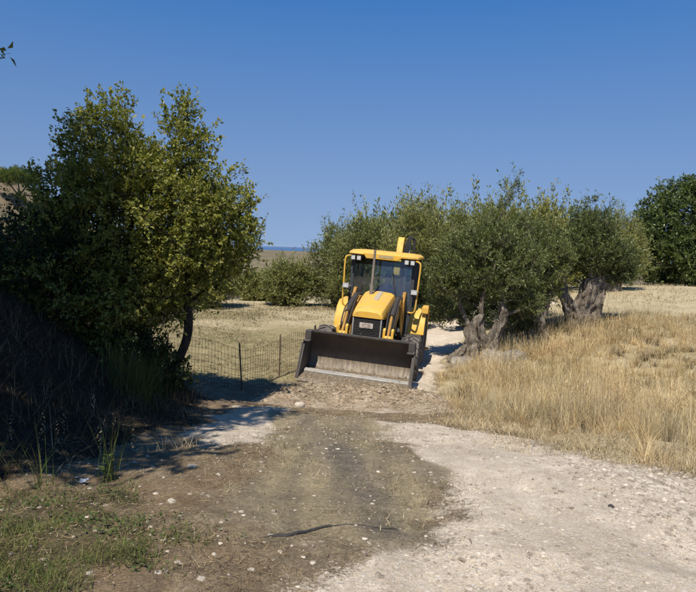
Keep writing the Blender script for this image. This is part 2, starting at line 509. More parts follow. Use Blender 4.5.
ground = build_ground()

# sea beyond the coast
def build_sea():
    g = Geo()
    ys = np.array([700, 2000, 6000, 14000, 30000, 60000, 110000.0])
    v = []
    for yy in ys:
        for s in (-1, -0.5, 0, 0.5, 1): v.append((s * yy * 1.3, yy, -62.0))
    q = [[r * 5 + c, r * 5 + c + 1, r * 5 + c + 6, r * 5 + c + 5] for r in range(len(ys) - 1) for c in range(4)]
    g.add(v, q)
    n = NT('sea water', 0.35, 0.4)
    n.color(n.ramp(n.noise(0.0006, 3), [(0.3, (0.018, 0.075, 0.19)), (0.7, (0.03, 0.10, 0.23))]))
    n.link(n.bump(n.noise(0.02, 3, 0.6, (1, 0.3, 1)), 0.6, 3.0), n.b.inputs['Normal'])
    return tag(link('sea', g.mesh('sea', [n.m])), kind='structure')
build_sea()

# ------------------------------------------------------------------ hard-surface helpers
def gbox(g, x0, x1, y0, y1, z0, z1, mi=0):
    v = [(x, y, z) for z in (z0, z1) for y in (y0, y1) for x in (x0, x1)]
    f = [[0, 2, 3, 1], [4, 5, 7, 6], [0, 1, 5, 4], [1, 3, 7, 5], [3, 2, 6, 7], [2, 0, 4, 6]]
    g.add(v, f, mi)

def gprism(g, prof, a0, a1, mi=0, axis='x'):
    n = len(prof)
    def P(a, p):
        return {'x': (a, p[0], p[1]), 'y': (p[0], a, p[1]), 'z': (p[0], p[1], a)}[axis]
    v = [P(a0, p) for p in prof] + [P(a1, p) for p in prof]
    off = g.n
    g.add(v, [[i, (i + 1) % n, n + (i + 1) % n, n + i] for i in range(n)], mi)
    for cap in ([list(range(n))[::-1]], [[n + i for i in range(n)]]):
        g.f.append(np.array(cap) + off); g.m.append(np.array([mi], np.int32))

def glathe(g, prof, centre, seg=32, mi=0, axis='x'):
    """prof: list of (along axis, radius), closed round the axis"""
    th = np.arange(seg) * 2 * math.pi / seg
    rings = []
    for a, r in prof:
        c, s = np.cos(th) * r, np.sin(th) * r; k = np.full(seg, a)
        rings.append(np.stack({'x': (k, c, s), 'y': (c, k, s), 'z': (c, s, k)}[axis], -1))
    v = np.concatenate(rings) + np.array(centre)
    i = np.arange(len(prof) - 1)[:, None] * seg; j = np.arange(seg)[None]; k = (j + 1) % seg
    g.add(v, np.stack([i + j, i + k, i + seg + k, i + seg + j], -1).reshape(-1, 4), mi)

def gloft(g, loops, mi=0, cap=True):
    n = len(loops[0]); off = g.n
    v = np.concatenate([np.asarray(l, float) for l in loops])
    q = [[r * n + i, r * n + (i + 1) % n, (r + 1) * n + (i + 1) % n, (r + 1) * n + i] for r in range(len(loops) - 1) for i in range(n)]
    g.add(v, q, mi)
    if cap:
        m = (len(loops) - 1) * n
        for c in ([list(range(n))[::-1]], [[m + i for i in range(n)]]):
            g.f.append(np.array(c) + off); g.m.append(np.array([mi], np.int32))

def curve_pts(ctrl, n=16):
    """smooth polyline through control points"""
    c = np.asarray(ctrl, float)
    c = np.vstack([2 * c[0] - c[1], c, 2 * c[-1] - c[-2]])
    out = []
    for i in range(1, len(c) - 2):
        t = np.linspace(0, 1, max(2, n // (len(c) - 3)), endpoint=False)[:, None]
        p0, p1, p2, p3 = c[i - 1], c[i], c[i + 1], c[i + 2]
        out.append(0.5 * (2 * p1 + (p2 - p0) * t + (2 * p0 - 5 * p1 + 4 * p2 - p3) * t ** 2 + (3 * p1 - p0 - 3 * p2 + p3) * t ** 3))
    return np.vstack(out + [c[-2:-1]])

def hard(name, g, mats, parent=None, bevel=0.008, sharp=35, label=None):
    me = g.mesh(name, mats if isinstance(mats, (list, tuple)) else [mats], smooth=True, sharp=sharp)
    bm = bmesh.new(); bm.from_mesh(me); bmesh.ops.recalc_face_normals(bm, faces=bm.faces); bm.to_mesh(me); bm.free()
    o = link(name, me, parent)
    if bevel:
        b = o.modifiers.new('bevel', 'BEVEL'); b.width = bevel; b.segments = 2; b.limit_method = 'ANGLE'; b.angle_limit = R(40)
        b.harden_normals = False
    if label: o['label'] = label
    return o

# ------------------------------------------------------------------ machine materials
def paint(name, c, dust=0.35, rough=0.42, grime=0.3, dustc=(0.40, 0.31, 0.19)):
    n = NT(name, rough, 0.45)
    a = n.noise(3.2, 6, 0.7); b = n.noise(26, 5, 0.7); s = n.noise(9, 5, 0.65, (1, 1, 0.18))
    f = n.math('MULTIPLY', n.ramp(a, [(0.38, 0.15), (0.68, 1.0)]), n.ramp(b, [(0.3, 0.5), (0.7, 1.0)]))
    sz = n.node('SeparateXYZ'); n.link(n.node('NewGeometry').outputs['Normal'], sz.inputs[0])      # dust settles on what faces up
    fl = n.math('MULTIPLY', n.math('MULTIPLY', n.math('MAXIMUM', sz.outputs[2], 0.0), n.ramp(n.noise(7, 6, 0.75), [(0.35, 0.2), (0.65, 1.0)])), 0.45)
    f = n.math('ADD', f, fl, True)
    scr = n.ramp(n.noise(40, 3, 0.6, (0.15, 1, 1)), [(0.66, 0.0), (0.70, 1.0)])
    c = n.mix(n.math('MULTIPLY', scr, 0.35), c, (0.12, 0.10, 0.085))
    cc = n.mix(n.math('MULTIPLY', f, dust), c, dustc)
    cc = n.mix(n.math('MULTIPLY', n.ramp(s, [(0.58, 0.0), (0.72, 1.0)]), grime), cc, (0.05, 0.035, 0.025))
    n.color(cc)
    n.set('Roughness', n.math('ADD', n.math('MULTIPLY', f, 0.4), rough))
    n.link(n.bump(b, 0.08, 0.01), n.b.inputs['Normal'])
    return n.m

M = {}
M['yellow'] = paint('dusty yellow paint', (0.80, 0.435, 0.026), 0.52, 0.42, 0.40)
M['grimy'] = paint('grease-stained yellow paint', (0.46, 0.23, 0.03), 0.5, 0.55, 0.85, (0.16, 0.105, 0.06))
M['black'] = paint('dusty black paint', (0.022, 0.021, 0.020), 0.4, 0.5, 0.0, (0.13, 0.11, 0.085))
M['frame'] = paint('dark grey cab frame', (0.030, 0.033, 0.038), 0.2, 0.45, 0.0, (0.12, 0.11, 0.09))
M['grey'] = paint('light grey trim', (0.33, 0.33, 0.32), 0.35, 0.5, 0.25)
M['rubber'] = paint('dusty tyre rubber', (0.024, 0.023, 0.022), 0.95, 0.85, 0.0, (0.22, 0.19, 0.155))
M['steel'] = paint('worn bright steel', (0.52, 0.51, 0.49), 0.45, 0.35, 0.6); 
M['rusty'] = paint('heat-browned exhaust steel', (0.17, 0.14, 0.12), 0.3, 0.5, 0.5)
M['hose'] = paint('black hose', (0.018, 0.018, 0.018), 0.4, 0.6, 0.0, (0.1, 0.085, 0.07))
M['seat'] = paint('black seat vinyl', (0.03, 0.03, 0.032), 0.3, 0.6, 0.0)
for k in ('steel',):
    M[k].node_tree.nodes['Principled BSDF'].inputs['Metallic'].default_value = 0.55

def bucket_material():
    n = NT('earth-scoured bucket steel', 0.62, 0.4)
    a = n.noise(5, 6, 0.7, (1, 1, 0.35)); s = n.noise(26, 4, 0.6, (1, 0.3, 0.06)); f = n.noise(60, 4, 0.7)
    sx = n.node('SeparateXYZ'); n.link(n.coord(), sx.inputs[0])
    # dried mud left in the bowl up to a ragged line
    lvl = n.math('ADD', sx.outputs[2], n.math('MULTIPLY', n.math('SUBTRACT', s, 0.5), 0.42))
    lvl = n.math('ADD', lvl, n.math('MULTIPLY', n.math('SUBTRACT', a, 0.5), 0.25))
    mud = n.ramp(lvl, [(0.44, 1.0), (0.62, 0.0)])
    steel = n.ramp(a, [(0.3, (0.035, 0.030, 0.028)), (0.55, (0.068, 0.056, 0.048)), (0.8, (0.13, 0.10, 0.078))])
    mudc = n.ramp(s, [(0.3, (0.10, 0.077, 0.052)), (0.5, (0.20, 0.155, 0.10)), (0.7, (0.31, 0.245, 0.16))])
    c = n.mix(n.math('MULTIPLY', mud, n.ramp(f, [(0.25, 0.45), (0.6, 1.0)])), steel, mudc)
    n.color(c)
    n.set('Roughness', n.ramp(a, [(0.3, 0.42), (0.7, 0.75)]))
    n.link(n.bump(n.math('ADD', a, n.math('MULTIPLY', f, 0.3)), 0.35, 0.02), n.b.inputs['Normal'])
    return n.m
M['bucket'] = bucket_material()
M['darksteel'] = paint('dark scuffed steel', (0.055, 0.048, 0.042), 0.35, 0.5, 0.2, (0.15, 0.12, 0.09))

def glass_material(name, tint, refl=0.10):
    n = NT(name, 0.04, 0.5)
    tr = n.node('BsdfTransparent'); tr.inputs[0].default_value = (*tint, 1)
    gl = n.node('BsdfGlossy'); gl.inputs['Roughness'].default_value = 0.03; gl.inputs[0].default_value = (0.85, 0.92, 1.0, 1)
    fr = n.node('Fresnel'); fr.inputs[0].default_value = 1.5
    df = n.node('BsdfDiffuse'); df.inputs[0].default_value = (0.42, 0.39, 0.33, 1)
    f = n.math('ADD', n.math('MULTIPLY', fr.outputs[0], 1.0), refl, clamp=True)
    m1 = n.node('MixShader'); n.link(f, m1.inputs[0]); n.link(tr.outputs[0], m1.inputs[1]); n.link(gl.outputs[0], m1.inputs[2])
    m2 = n.node('MixShader')        # thin film of dust on the pane
    n.link(n.math('MULTIPLY', n.ramp(n.noise(5, 5, 0.7), [(0.35, 0.15), (0.75, 1.0)]), 0.16), m2.inputs[0])
    n.link(m1.outputs[0], m2.inputs[1]); n.link(df.outputs[0], m2.inputs[2])
    n.link(m2.outputs[0], n.out.inputs['Surface'])
    return n.m
M['glass'] = glass_material('tinted cab glass', (0.84, 0.92, 0.95), 0.03)
M['dark_glass'] = glass_material('dark lower glass', (0.30, 0.38, 0.36), 0.03)
M['visor'] = glass_material('blue sun band', (0.10, 0.22, 0.28), 0.03)

def plain(name, c, rough=0.5, spec=0.4, var=0.25, scale=12, metal=0.0):
    n = NT(name, rough, spec)
    a = n.noise(scale, 5, 0.65)
    n.color(n.mix(1.0, c, n.ramp(a, [(0.3, 1 - var), (0.7, 1 + var)]), 'MULTIPLY'))
    n.b.inputs['Metallic'].default_value = metal
    return n.m
M['earth'] = plain('caked earth', (0.25, 0.195, 0.135), .95, .1, .4, 9)
M['lens'] = plain('clear lamp lens', (0.55, 0.55, 0.53), 0.2, 0.6, 0.1)
M['badge'] = plain('off white badge', (0.50, 0.44, 0.36), 0.5, 0.4, 0.15)
M['letter'] = plain('faded dark lettering', (0.30, 0.20, 0.15), 0.5, 0.3, 0.2)
M['decal'] = plain('faded grey decal', (0.42, 0.33, 0.17), 0.6, 0.3, 0.3, 30)
M['worn'] = plain('worn grey hood strip', (0.42, 0.36, 0.27), 0.6, 0.3, 0.25, 20)

def lettering(name, body, size, depth, mat, parent, loc, width=None):
    cu = bpy.data.curves.new(name, 'FONT'); cu.body = body; cu.size = size; cu.extrude = depth
    cu.align_x = 'CENTER'; cu.align_y = 'CENTER'; cu.offset = size * 0.012
    tmp = bpy.data.objects.new('tmp', cu); col.objects.link(tmp)
    bpy.context.view_layer.update()
    me = bpy.data.meshes.new_from_object(tmp.evaluated_get(bpy.context.evaluated_depsgraph_get()))
    bpy.data.objects.remove(tmp)
    me.transform(Matrix.Rotation(R(90), 4, 'X')); me.materials.clear(); me.materials.append(mat)
    return link(name, me, parent, loc)

# ------------------------------------------------------------------ backhoe loader (faces the camera; +y is towards its rear)
def wheel(name, parent, x, y, Rr, W, nl, side, rot=0.0):
    root = link(name, None, parent, (x, y, Rr - 0.015))
    root.rotation_euler = (rot, 0, 0)
    rim_r = Rr * 0.56; h = W / 2
    g = Geo()
    prof = [(-h * 0.80, rim_r), (-h * 0.98, rim_r * 1.12), (-h, Rr * 0.78), (-h * 0.92, Rr * 0.89), (-h * 0.66, Rr * 0.935),
            (0, Rr * 0.95), (h * 0.66, Rr * 0.935), (h * 0.92, Rr * 0.89), (h, Rr * 0.78), (h * 0.98, rim_r * 1.12), (h * 0.80, rim_r)]
    glathe(g, prof, (0, 0, 0), 48)
    for s in (-1, 1):                                   # chevron lugs
        for k in range(nl):
            a0 = (k + (0.5 if s > 0 else 0)) * 2 * math.pi / nl
            pts = []
            for (u, da, r0, r1, w) in ((0.02, 0.0, 0.93, 1.0, 0.05), (0.5, 0.13, 0.925, 1.0, 0.05), (0.94, 0.24, 0.87, 0.965, 0.055), (1.0, 0.27, 0.78, 0.86, 0.05)):
                aa = a0 + da
                ring = []
                for (rr, dw) in ((r0, -w), (r1, -w * .75), (r1, w * .75), (r0, w)):
                    ang = aa + dw
                    ring.append((s * u * h * 1.01, math.cos(ang) * rr * Rr, math.sin(ang) * rr * Rr))
                pts.append(ring)
            gloft(g, pts)
    hard('tyre', g, M['rubber'], root, 0, 40)
    g = Geo()
    o = h * 0.8 * side
    glathe(g, [(-h * .8 * side, rim_r * 1.0), (-h * .8 * side, rim_r * .93), (-h * .2 * side, rim_r * .86), (o * .35, rim_r * .84), (o * .8, rim_r * .92), (o, rim_r * 1.01)], (0, 0, 0), 40)
    glathe(g, [(o * .3, rim_r * .85), (o * .25, rim_r * .5), (o * .5, rim_r * .42), (o * .9, rim_r * .36), (o * .95, rim_r * .2), (o * .95, 0.001)], (0, 0, 0), 40)
    rim = hard('rim', g, M['grey'], root, 0, 40)
    return root

def build_loader():
    bx, by = 0.13, 12.25
    t = thing('backhoe_loader', 'dusty yellow backhoe loader with lowered front bucket on the dirt track', 'backhoe loader', (bx, by, gz(0.4, 13.8) + 0.02))
    t.rotation_mode = 'QUATERNION'
    t.rotation_quaternion = (Matrix.Rotation(R(-11.5), 4, 'Z') @ Matrix.Rotation(R(3.5), 4, 'Y')).to_quaternion()
    y, k = M['yellow'], M['black']
    # ---- front bucket
    b = link('front_bucket', None, t)
    inner = [(0.42, 0.20), (0.62, 0.17), (0.80, 0.21), (0.895, 0.32), (0.93, 0.48), (0.90, 0.66), (0.82, 0.83), (0.70, 0.95), (0.58, 1.01)]
    outer = [(0.60, 1.04), (0.73, 0.985), (0.855, 0.85), (0.935, 0.675), (0.965, 0.48), (0.93, 0.30), (0.825, 0.178), (0.63, 0.135), (0.42, 0.165)]
    g = Geo(); gprism(g, inner + outer, -1.16, 1.16); hard('mouldboard', g, M['bucket'], b, 0.006)
    g = Geo(); gprism(g, [(-0.02, 0.055), (0.02, 0.10), (0.30, 0.155), (0.66, 0.165), (0.66, 0.12), (0.3, 0.10)], -1.165, 1.165)
    hard('clam_floor', g, M['bucket'], b, 0.005)
    g = Geo(); gprism(g, [(0.325, 0.155), (0.315, 0.20), (0.43, 0.235), (0.445, 0.185)], -1.13, 1.155)
    hard('blade_strip', g, M['steel'], b, 0.006, label='bright scoured steel strip across the bucket')
    g = Geo(); gprism(g, [(-0.07, 0.045), (-0.06, 0.06), (0.05, 0.105), (0.055, 0.075)], -1.165, 1.165); hard('cutting_edge', g, M['bucket'], b, 0.004)
    for s in (-1, 1):
        side = [(0.60, 1.03), (0.72, 0.98), (0.845, 0.845), (0.925, 0.67), (0.955, 0.48), (0.92, 0.31), (0.82, 0.19), (0.62, 0.14), (0.02, 0.07),
                (-0.02, 0.10), (0.14, 0.38), (0.27, 0.66), (0.36, 0.84), (0.50, 0.96)]
        g = Geo(); gprism(g, side, s * 1.16, s * 1.195); hard('side_plate', g, M['darksteel'], b, 0.005)
        g = Geo(); gprism(g, [(-0.04, 0.08), (0.125, 0.40), (0.25, 0.68), (0.30, 0.80), (0.40, 0.80), (0.34, 0.66), (0.21, 0.38), (0.06, 0.10)], s * 1.197, s * 1.225)
        hard('side_cutter', g, M['darksteel'], b, 0.004)
        g = Geo(); gbox(g, *sorted((s * 1.05, s * 1.20)), 0.28, 0.45, 0.83, 0.86); gbox(g, *sorted((s * 1.06, s * 1.19)), 0.40, 0.62, 0.865, 1.05)
        hard('corner_gusset', g, M['darksteel'], b, 0.006)
        g = Geo(); gbox(g, *sorted((s * 1.02, s * 1.05)), 0.58, 0.64, 1.03, 1.15); hard('spill_lug', g, k, b, 0.004)
    rb = np.random.default_rng(3); N = 420      # caked earth left in the bowl
    yy = rb.uniform(.0, .86, N); zz = np.interp(yy, [0, .3, .62, .80, .87], [.10, .15, .175, .215, .29])
    g = Geo(); lumps(g, np.stack([rb.uniform(-1.1, 1.1, N), yy, zz], -1), .006 + .03 * rb.random(N) ** 3, rb, 1, .6, .35)
    tag(hard('caked_earth', g, M['earth'], b, 0), kind='stuff')
    g = Geo(); gbox(g, -1.16, 1.16, 0.545, 0.60, 1.0, 1.055); hard('top_rail', g, M['bucket'], b, 0.01)
    for xs in (-0.02,):
        g = Geo(); gbox(g, xs, xs + .03, 0.54, 0.60, 1.05, 1.10); hard('sight_marker', g, k, b, 0.004)
    # ---- loader arms, rams and hoses
    arm = [(2.95, 1.72), (2.95, 1.50), (1.75, 1.10), (1.40, 0.74), (1.20, 0.40), (1.02, 0.40), (1.06, 0.62), (1.22, 0.98), (1.60, 1.33)]
    for s in (-1, 1):
        la = link('loader_arm', None, t)
        g = Geo(); gprism(g, arm, s * 0.46, s * 0.58); hard('arm_beam', g, M['grimy'], la, 0.012)
        g = Geo(); glathe(g, [(-.10, .001), (-.10, .075), (.10, .075), (.10, .001)], (s * .52, 1.08, 0.50), 20); hard('pivot_pin', g, M['grimy'], la, 0.006); g = Geo(); glathe(g, [(-.11, .001), (-.11, .055), (.11, .055), (.11, .001)], (s * .52, 1.36, 1.10), 20)
        hard('pivot_pin', g, M['grimy'], la, 0.006)
        g = Geo(); gprism(g, [(1.04, 0.62), (1.06, 1.16), (1.14, 1.20), (1.20, 0.66)], s * 0.40, s * 0.455); gprism(g, [(1.04, 0.62), (1.06, 1.16), (1.14, 1.20), (1.20, 0.66)], s * 0.585, s * 0.64)
        gprism(g, [(1.03, 0.82), (1.03, 1.0), (1.06, 1.04), (1.09, 0.84)], s * .45, s * .59)
        hard('knuckle_plate', g, y, la, 0.008)
        g = Geo(); tube(g, [(s * .52, 2.35, 1.78), (s * .52, 1.42, 1.43)], .055, 14); hard('ram_barrel', g, k, la, 0)
        g = Geo(); tube(g, [(s * .52, 1.44, 1.44), (s * .52, 1.02, 0.95)], .03, 12); hard('ram_rod', g, M['grimy'], la, 0)
        g = Geo()
        for q, dx in enumerate((-.075, -.03, .03, .075)):
            tube(g, curve_pts([(s * .52 + dx, 2.8, 1.80), (s * .52 + dx, 2.1, 1.66 + .03 * q), (s * .52 + dx * 1.2, 1.55, 1.47), (s * .52 + dx, 1.2, 1.12), (s * .52 + dx * .7, 1.08, 0.86)], 24), .017, 8)
        hard('hydraulic_hose', g, M['hose'], la, 0)
        g = Geo(); gprism(g, [(2.45, 0.55), (2.50, 1.70), (2.72, 1.92), (2.84, 1.92), (2.84, 0.55)], s * .585, s * .66); hard('loader_tower', g, M['grimy'], la, 0.01)
        g = Geo(); tube(g, [(s * .66, 2.5, .75), (s * .66, 1.65, 1.12)], .05, 14); hard('lift_ram', g, k, la, 0)
    # ---- chassis and axle
    g = Geo(); gbox(g, -.30, .30, 1.35, 4.9, .45, .80); gbox(g, -.36, .36, 1.30, 2.75, .62, 1.30); hard('chassis', g, k, t, 0.01)
    g = Geo(); tube(g, [(-.75, 1.75, .5), (.75, 1.75, .5)], .09, 14); gbox(g, -.16, .16, 1.6, 1.9, .38, .66); hard('front_axle', g, M['grimy'], t, 0.01)
    g = Geo(); tube(g, [(-.7, 3.92, .72), (.7, 3.92, .72)], .14, 14); hard('rear_axle', g, M['grimy'], t, 0)
    # ---- hood
    def hs(yy, w, zt, zb, cr):
        return [(-w, yy, zb), (-w, yy, zt - .13), (-w + .035, yy, zt - .05), (-w + .12, yy, zt - .008), (0, yy, zt + cr), (w - .12, yy, zt - .008), (w - .035, yy, zt - .05), (w, yy, zt - .13), (w, yy, zb)]
    h = link('hood', None, t)
    g = Geo(); gloft(g, [hs(1.20, .335, 1.505, 1.37, .008), hs(1.225, .348, 1.54, 1.365, .010), hs(1.32, .355, 1.585, 1.35, .012), hs(1.7, .37, 1.67, 1.33, .012), hs(2.3, .39, 1.79, 1.33, .012), hs(2.80, .40, 1.865, 1.34, .012)])
    hard('hood_panel', g, y, h, 0.012, 30)
    g = Geo(); gloft(g, [[(-.02, yy, zz), (.10, yy, zz), (.10, yy, zz + .012), (-.02, yy, zz + .012)] for yy, zz in ((1.95, 1.728), (2.3, 1.798), (2.72, 1.862))])
    hard('hood_strip', g, M['worn'], h, 0.003, label='worn grey strip on top of the yellow hood')
    gr = link('grille', None, t)
    g = Geo(); gbox(g, -.305, .305, 1.235, 1.30, .60, 1.40); hard('grille_panel', g, k, gr, 0.01)
    g = Geo()
    for i in range(20): gbox(g, -.29, .29, 1.222, 1.2345, .64 + i * .037, .655 + i * .037)
    hard('grille_bars', g, k, gr, 0.002)
    for s in (-1, 1):
        g = Geo(); gbox(g, *sorted((s * .308, s * .335)), 1.215, 1.29, .60, 1.365); hard('grille_edge', g, M['grey'], gr, 0.006)
    g = Geo(); gbox(g, -.165, .145, 1.205, 1.2215, 1.13, 1.25); bd = hard('badge', g, M['badge'], gr, 0.006)
    lettering('badge_lettering', 'JCB', .135, .002, M['letter'], gr, (-.01, 1.203, 1.19))
    # ---- exhaust
    ex = link('exhaust', None, t)
    g = Geo(); glathe(g, [(1.74, .001), (1.74, .045), (2.04, .045), (2.07, .029), (2.90, .029), (2.90, .024), (2.80, .022)], (-.17, 2.45, 0), 20, axis='z'); hard('exhaust_stack', g, M['rusty'], ex, 0)
    # ---- cab
    cab = link('cab', None, t)
    yf, yr = 2.88, 4.38
    for s in (-1, 1):
        for (yy, w) in ((yf, .045), (yr, .045), (3.62, .03)):
            g = Geo(); gloft(g, [[(s * xx - w, yy + oy - w, zz), (s * xx + w, yy + oy - w, zz), (s * xx + w, yy + oy + w, zz), (s * xx - w, yy + oy + w, zz)] for zz, xx, oy in ((.78, .70, 0), (1.35, .765, 0), (2.74, .775, .12 if yy < 3 else 0))])
            hard('pillar', g, M['frame'], cab, 0.01)
        g = Geo(); gloft(g, [[(s * xx - .006, a, zz), (s * xx + .006, a, zz), (s * xx + .006, bq, zz), (s * xx - .006, bq, zz)] for zz, xx, a, bq in ((1.36, .765, yf + .05, 3.585), (2.70, .775, yf + .08, 3.585))]); hard('side_window', g, M['glass'], cab, 0)
        g = Geo(); gloft(g, [[(s * xx - .006, a, zz), (s * xx + .006, a, zz), (s * xx + .006, bq, zz), (s * xx - .006, bq, zz)] for zz, xx, a, bq in ((1.36, .765, 3.655, yr - .05), (2.70, .775, 3.655, yr - .05))]); hard('side_window', g, M['glass'], cab, 0)
        g = Geo(); gbox(g, *sorted((s * .45, s * .715)), yf - .01, yf, .84, 1.44); hard('lower_window', g, M['dark_glass'], cab, 0)
        g = Geo(); gloft(g, [[(s * xx - .01, a, zz), (s * xx + .01, a, zz), (s * xx + .01, bq, zz), (s * xx - .01, bq, zz)] for zz, xx, a, bq in ((.8, .70, yf + .05, yr - .05), (1.35, .762, yf + .05, yr - .05))]); hard('door_panel', g, M['frame'], cab, 0.004)
        # working lamps under the roof edge
        for q in (.60, .745):
            wl = link('work_light', None, cab, (s * q, 2.72, 2.655))
            g = Geo(); gbox(g, -.058, .058, -.03, .05, -.062, .062); tube(g, [(0, .0, .06), (0, .0, .12)], .012, 8); hard('lamp_housing', g, k, wl, 0.008)
            g = Geo(); gbox(g, -.046, .046, -.036, -.0305, -.048, .048); hard('lamp_lens', g, M['lens'], wl, 0.002)
        hl = link('head_light', None, cab, (s * .86, 2.66, 1.94))
        g = Geo(); gloft(g, [[(-a, yy, -c), (a, yy, -c), (a, yy, c), (-a, yy, c)] for yy, a, c in ((-.03, .078, .062), (.03, .078, .062), (.09, .05, .045))]); tube(g, [(0, .05, 0), (-s * .09, .2, -.02)], .018, 8); hard('lamp_housing', g, M['grey'], hl, 0.012)
        g = Geo(); gbox(g, -.064, .064, -.038, -.031, -.048, .034); hard('lamp_lens', g, M['lens'], hl, 0.002)
        g = Geo(); tube(g, curve_pts([(s * .80, 2.80, 2.70), (s * .90, 2.74, 2.68), (s * .945, 2.72, 2.58), (s * .935, 2.72, 2.1), (s * .92, 2.72, 1.55), (s * .86, 2.76, 1.43), (s * .74, 2.84, 1.42)], 36), .021, 10); hard('handrail', g, y, cab, 0)
        g = Geo(); gbox(g, *sorted((s * .70, s * 1.12)), 2.66, 3.02, .84, .87); gbox(g, *sorted((s * .72, s * 1.05)), 2.72, 2.98, .46, .49)
        for xx in (.74, 1.04): gbox(g, *sorted((s * xx, s * (xx + .03))), 2.84, 2.87, .46, .86)
        hard('step', g, k, cab, 0.006)
    g = Geo(); gloft(g, [[(-xx, yy, zz), (xx, yy, zz), (xx, yy + .008, zz), (-xx, yy + .008, zz)] for zz, xx, yy in ((1.46, .715, yf - .005), (2.50, .728, yf + .105))]); hard('windscreen', g, M['glass'], cab, 0)
    g = Geo(); gloft(g, [[(-xx, yy, zz), (xx, yy, zz), (xx, yy + .008, zz), (-xx, yy + .008, zz)] for zz, xx, yy in ((2.503, .728, yf + .105), (2.66, .73, yf + .118))]); hard('sun_band', g, M['visor'], cab, 0)
    g = Geo(); gbox(g, -.715, .715, yf - .02, yf + .02, 1.405, 1.455); gbox(g, -.45, -.40, yf - .015, yf + .02, .84, 1.40); gbox(g, .40, .45, yf - .015, yf + .02, .84, 1.40); gbox(g, -.71, .71, yf - .02, yf + .03, .79, .838)
    gloft(g, [[(-.26, yy, zz), (-.225, yy, zz), (-.225, yy + .03, zz), (-.26, yy + .03, zz)] for zz, yy in ((1.456, yf - .02), (2.66, yf + .10))])
    hard('front_frame', g, M['frame'], cab, 0.006)
    g = Geo(); gbox(g, -.73, .73, yr - .004, yr + .004, 1.30, 2.66); hard('rear_window', g, M['glass'], cab, 0)
    g = Geo(); gbox(g, -.71, .71, yr - .02, yr + .02, .80, 1.295); gbox(g, -.69, .69, yf + .03, yr - .03, .72, .80); hard('cab_floor', g, M['frame'], cab, 0.008)
    rf = link('roof', None, cab)
    def rl(zz, w, a, bq, c=.10): return [(-w + c, a, zz), (w - c, a, zz), (w, a + c, zz), (w, bq - c, zz), (w - c, bq, zz), (-w + c, bq, zz), (-w, bq - c, zz), (-w, a + c, zz)]
    g = Geo(); gloft(g, [rl(2.735, .86, 2.74, 4.50), rl(2.755, .885, 2.70, 4.54), rl(2.80, .875, 2.715, 4.52), rl(2.86, .80, 2.80, 4.40), rl(2.875, .66, 2.95, 4.25)]); hard('roof', g, y, cab, 0.012, 30)
    bpy.data.objects.remove(rf)
    g = Geo(); gprism(g, [(-.50, 2.80), (-.42, 2.665), (.36, 2.665), (.47, 2.742), (.80, 2.742), (.80, 2.80)], 2.675, 2.735, axis='y'); hard('roof_fascia', g, y, cab, 0.012)
    g = Geo(); gbox(g, -.10, .26, 2.668, 2.674, 2.705, 2.775); hard('roof_decal', g, M['decal'], cab, 0.002, label='faded grey decal on the yellow roof edge')
    g = Geo(); gbox(g, -.72, .72, 2.95, 4.35, 2.70, 2.73); hard('headliner', g, M['frame'], cab, 0)
    st = link('seat', None, cab)
    g = Geo(); gprism(g, [(3.42, 1.16), (3.40, 1.27), (3.50, 1.31), (3.90, 1.27), (3.95, 1.15)], -.20, .28); hard('seat_cushion', g, M['seat'], st, 0.03)
    g = Geo(); gprism(g, [(3.86, 1.28), (4.00, 1.95), (4.08, 1.95), (4.0, 1.22)], -.19, .27); hard('backrest', g, M['seat'], st, 0.03)
    g = Geo(); gbox(g, -.1, .18, 3.5, 3.85, .80, 1.16); hard('seat_base', g, k, st, 0.01)
    sw = link('steering_column', None, cab)
    g = Geo(); tube(g, [(.04, 3.0, .8), (.04, 3.05, 1.35), (.04, 3.14, 1.60)], [.07, .06, .035], 12); hard('column', g, k, sw, 0)
    th = np.linspace(0, 2 * math.pi, 33); c0 = np.array([.04, 3.15, 1.62])
    ring = c0 + np.stack([np.cos(th) * .19, np.sin(th) * .19 * .85, np.sin(th) * .19 * -.0 + np.sin(th) * .19 * .5], -1)
    g = Geo(); tube(g, ring, .016, 8, cap=False); 
    for a in (0.5, 2.6, 4.7): tube(g, [c0, c0 + np.array([math.cos(a) * .19, math.sin(a) * .16, math.sin(a) * .095])], .01, 6)
    hard('steering_wheel', g, k, sw, 0)
    g = Geo(); tube(g, [(.46, yf - .025, 1.50), (.40, yf + .0, 1.80), (.30, yf + .03, 2.12)], .010, 6); tube(g, [(.36, yf + .005, 1.84), (.26, yf + .06, 2.36)], .013, 6); hard('wiper', g, k, cab, 0)
    g = Geo(); gbox(g, -.60, -.30, 3.02, 3.5, .80, 1.42); hard('console', g, k, cab, 0.02); g = Geo(); gbox(g, .42, .62, 3.35, 4.1, .80, 1.38); hard('console', g, k, cab, 0.02)
    # ---- wheels and fenders
    for s in (-1, 1):
        wheel('front_wheel', t, s * 1.03, 1.75, .52, .36, 16, s, 0.1 * s)
        wheel('rear_wheel', t, s * .945, 3.92, .73, .43, 18, s, 0.07 * s)
        g = Geo()
        arc = [(3.06, .86), (3.10, 1.06), (3.26, 1.34), (3.50, 1.49), (4.25, 1.52), (4.56, 1.40), (4.74, 1.12)]
        inn = [(4.70, 1.10), (4.53, 1.36), (4.24, 1.48), (3.52, 1.45), (3.295, 1.31), (3.14, 1.04), (3.10, .86)]
        gprism(g, arc + inn, s * .70, s * 1.17)
        gprism(g, [(3.07, .86), (3.11, 1.06), (3.27, 1.34), (3.50, 1.485), (4.25, 1.515), (4.55, 1.39), (4.70, 1.12), (4.2, 1.0), (3.5, .95)], s * .69, s * .72)
        hard('rear_fender', g, y, t, 0.012)
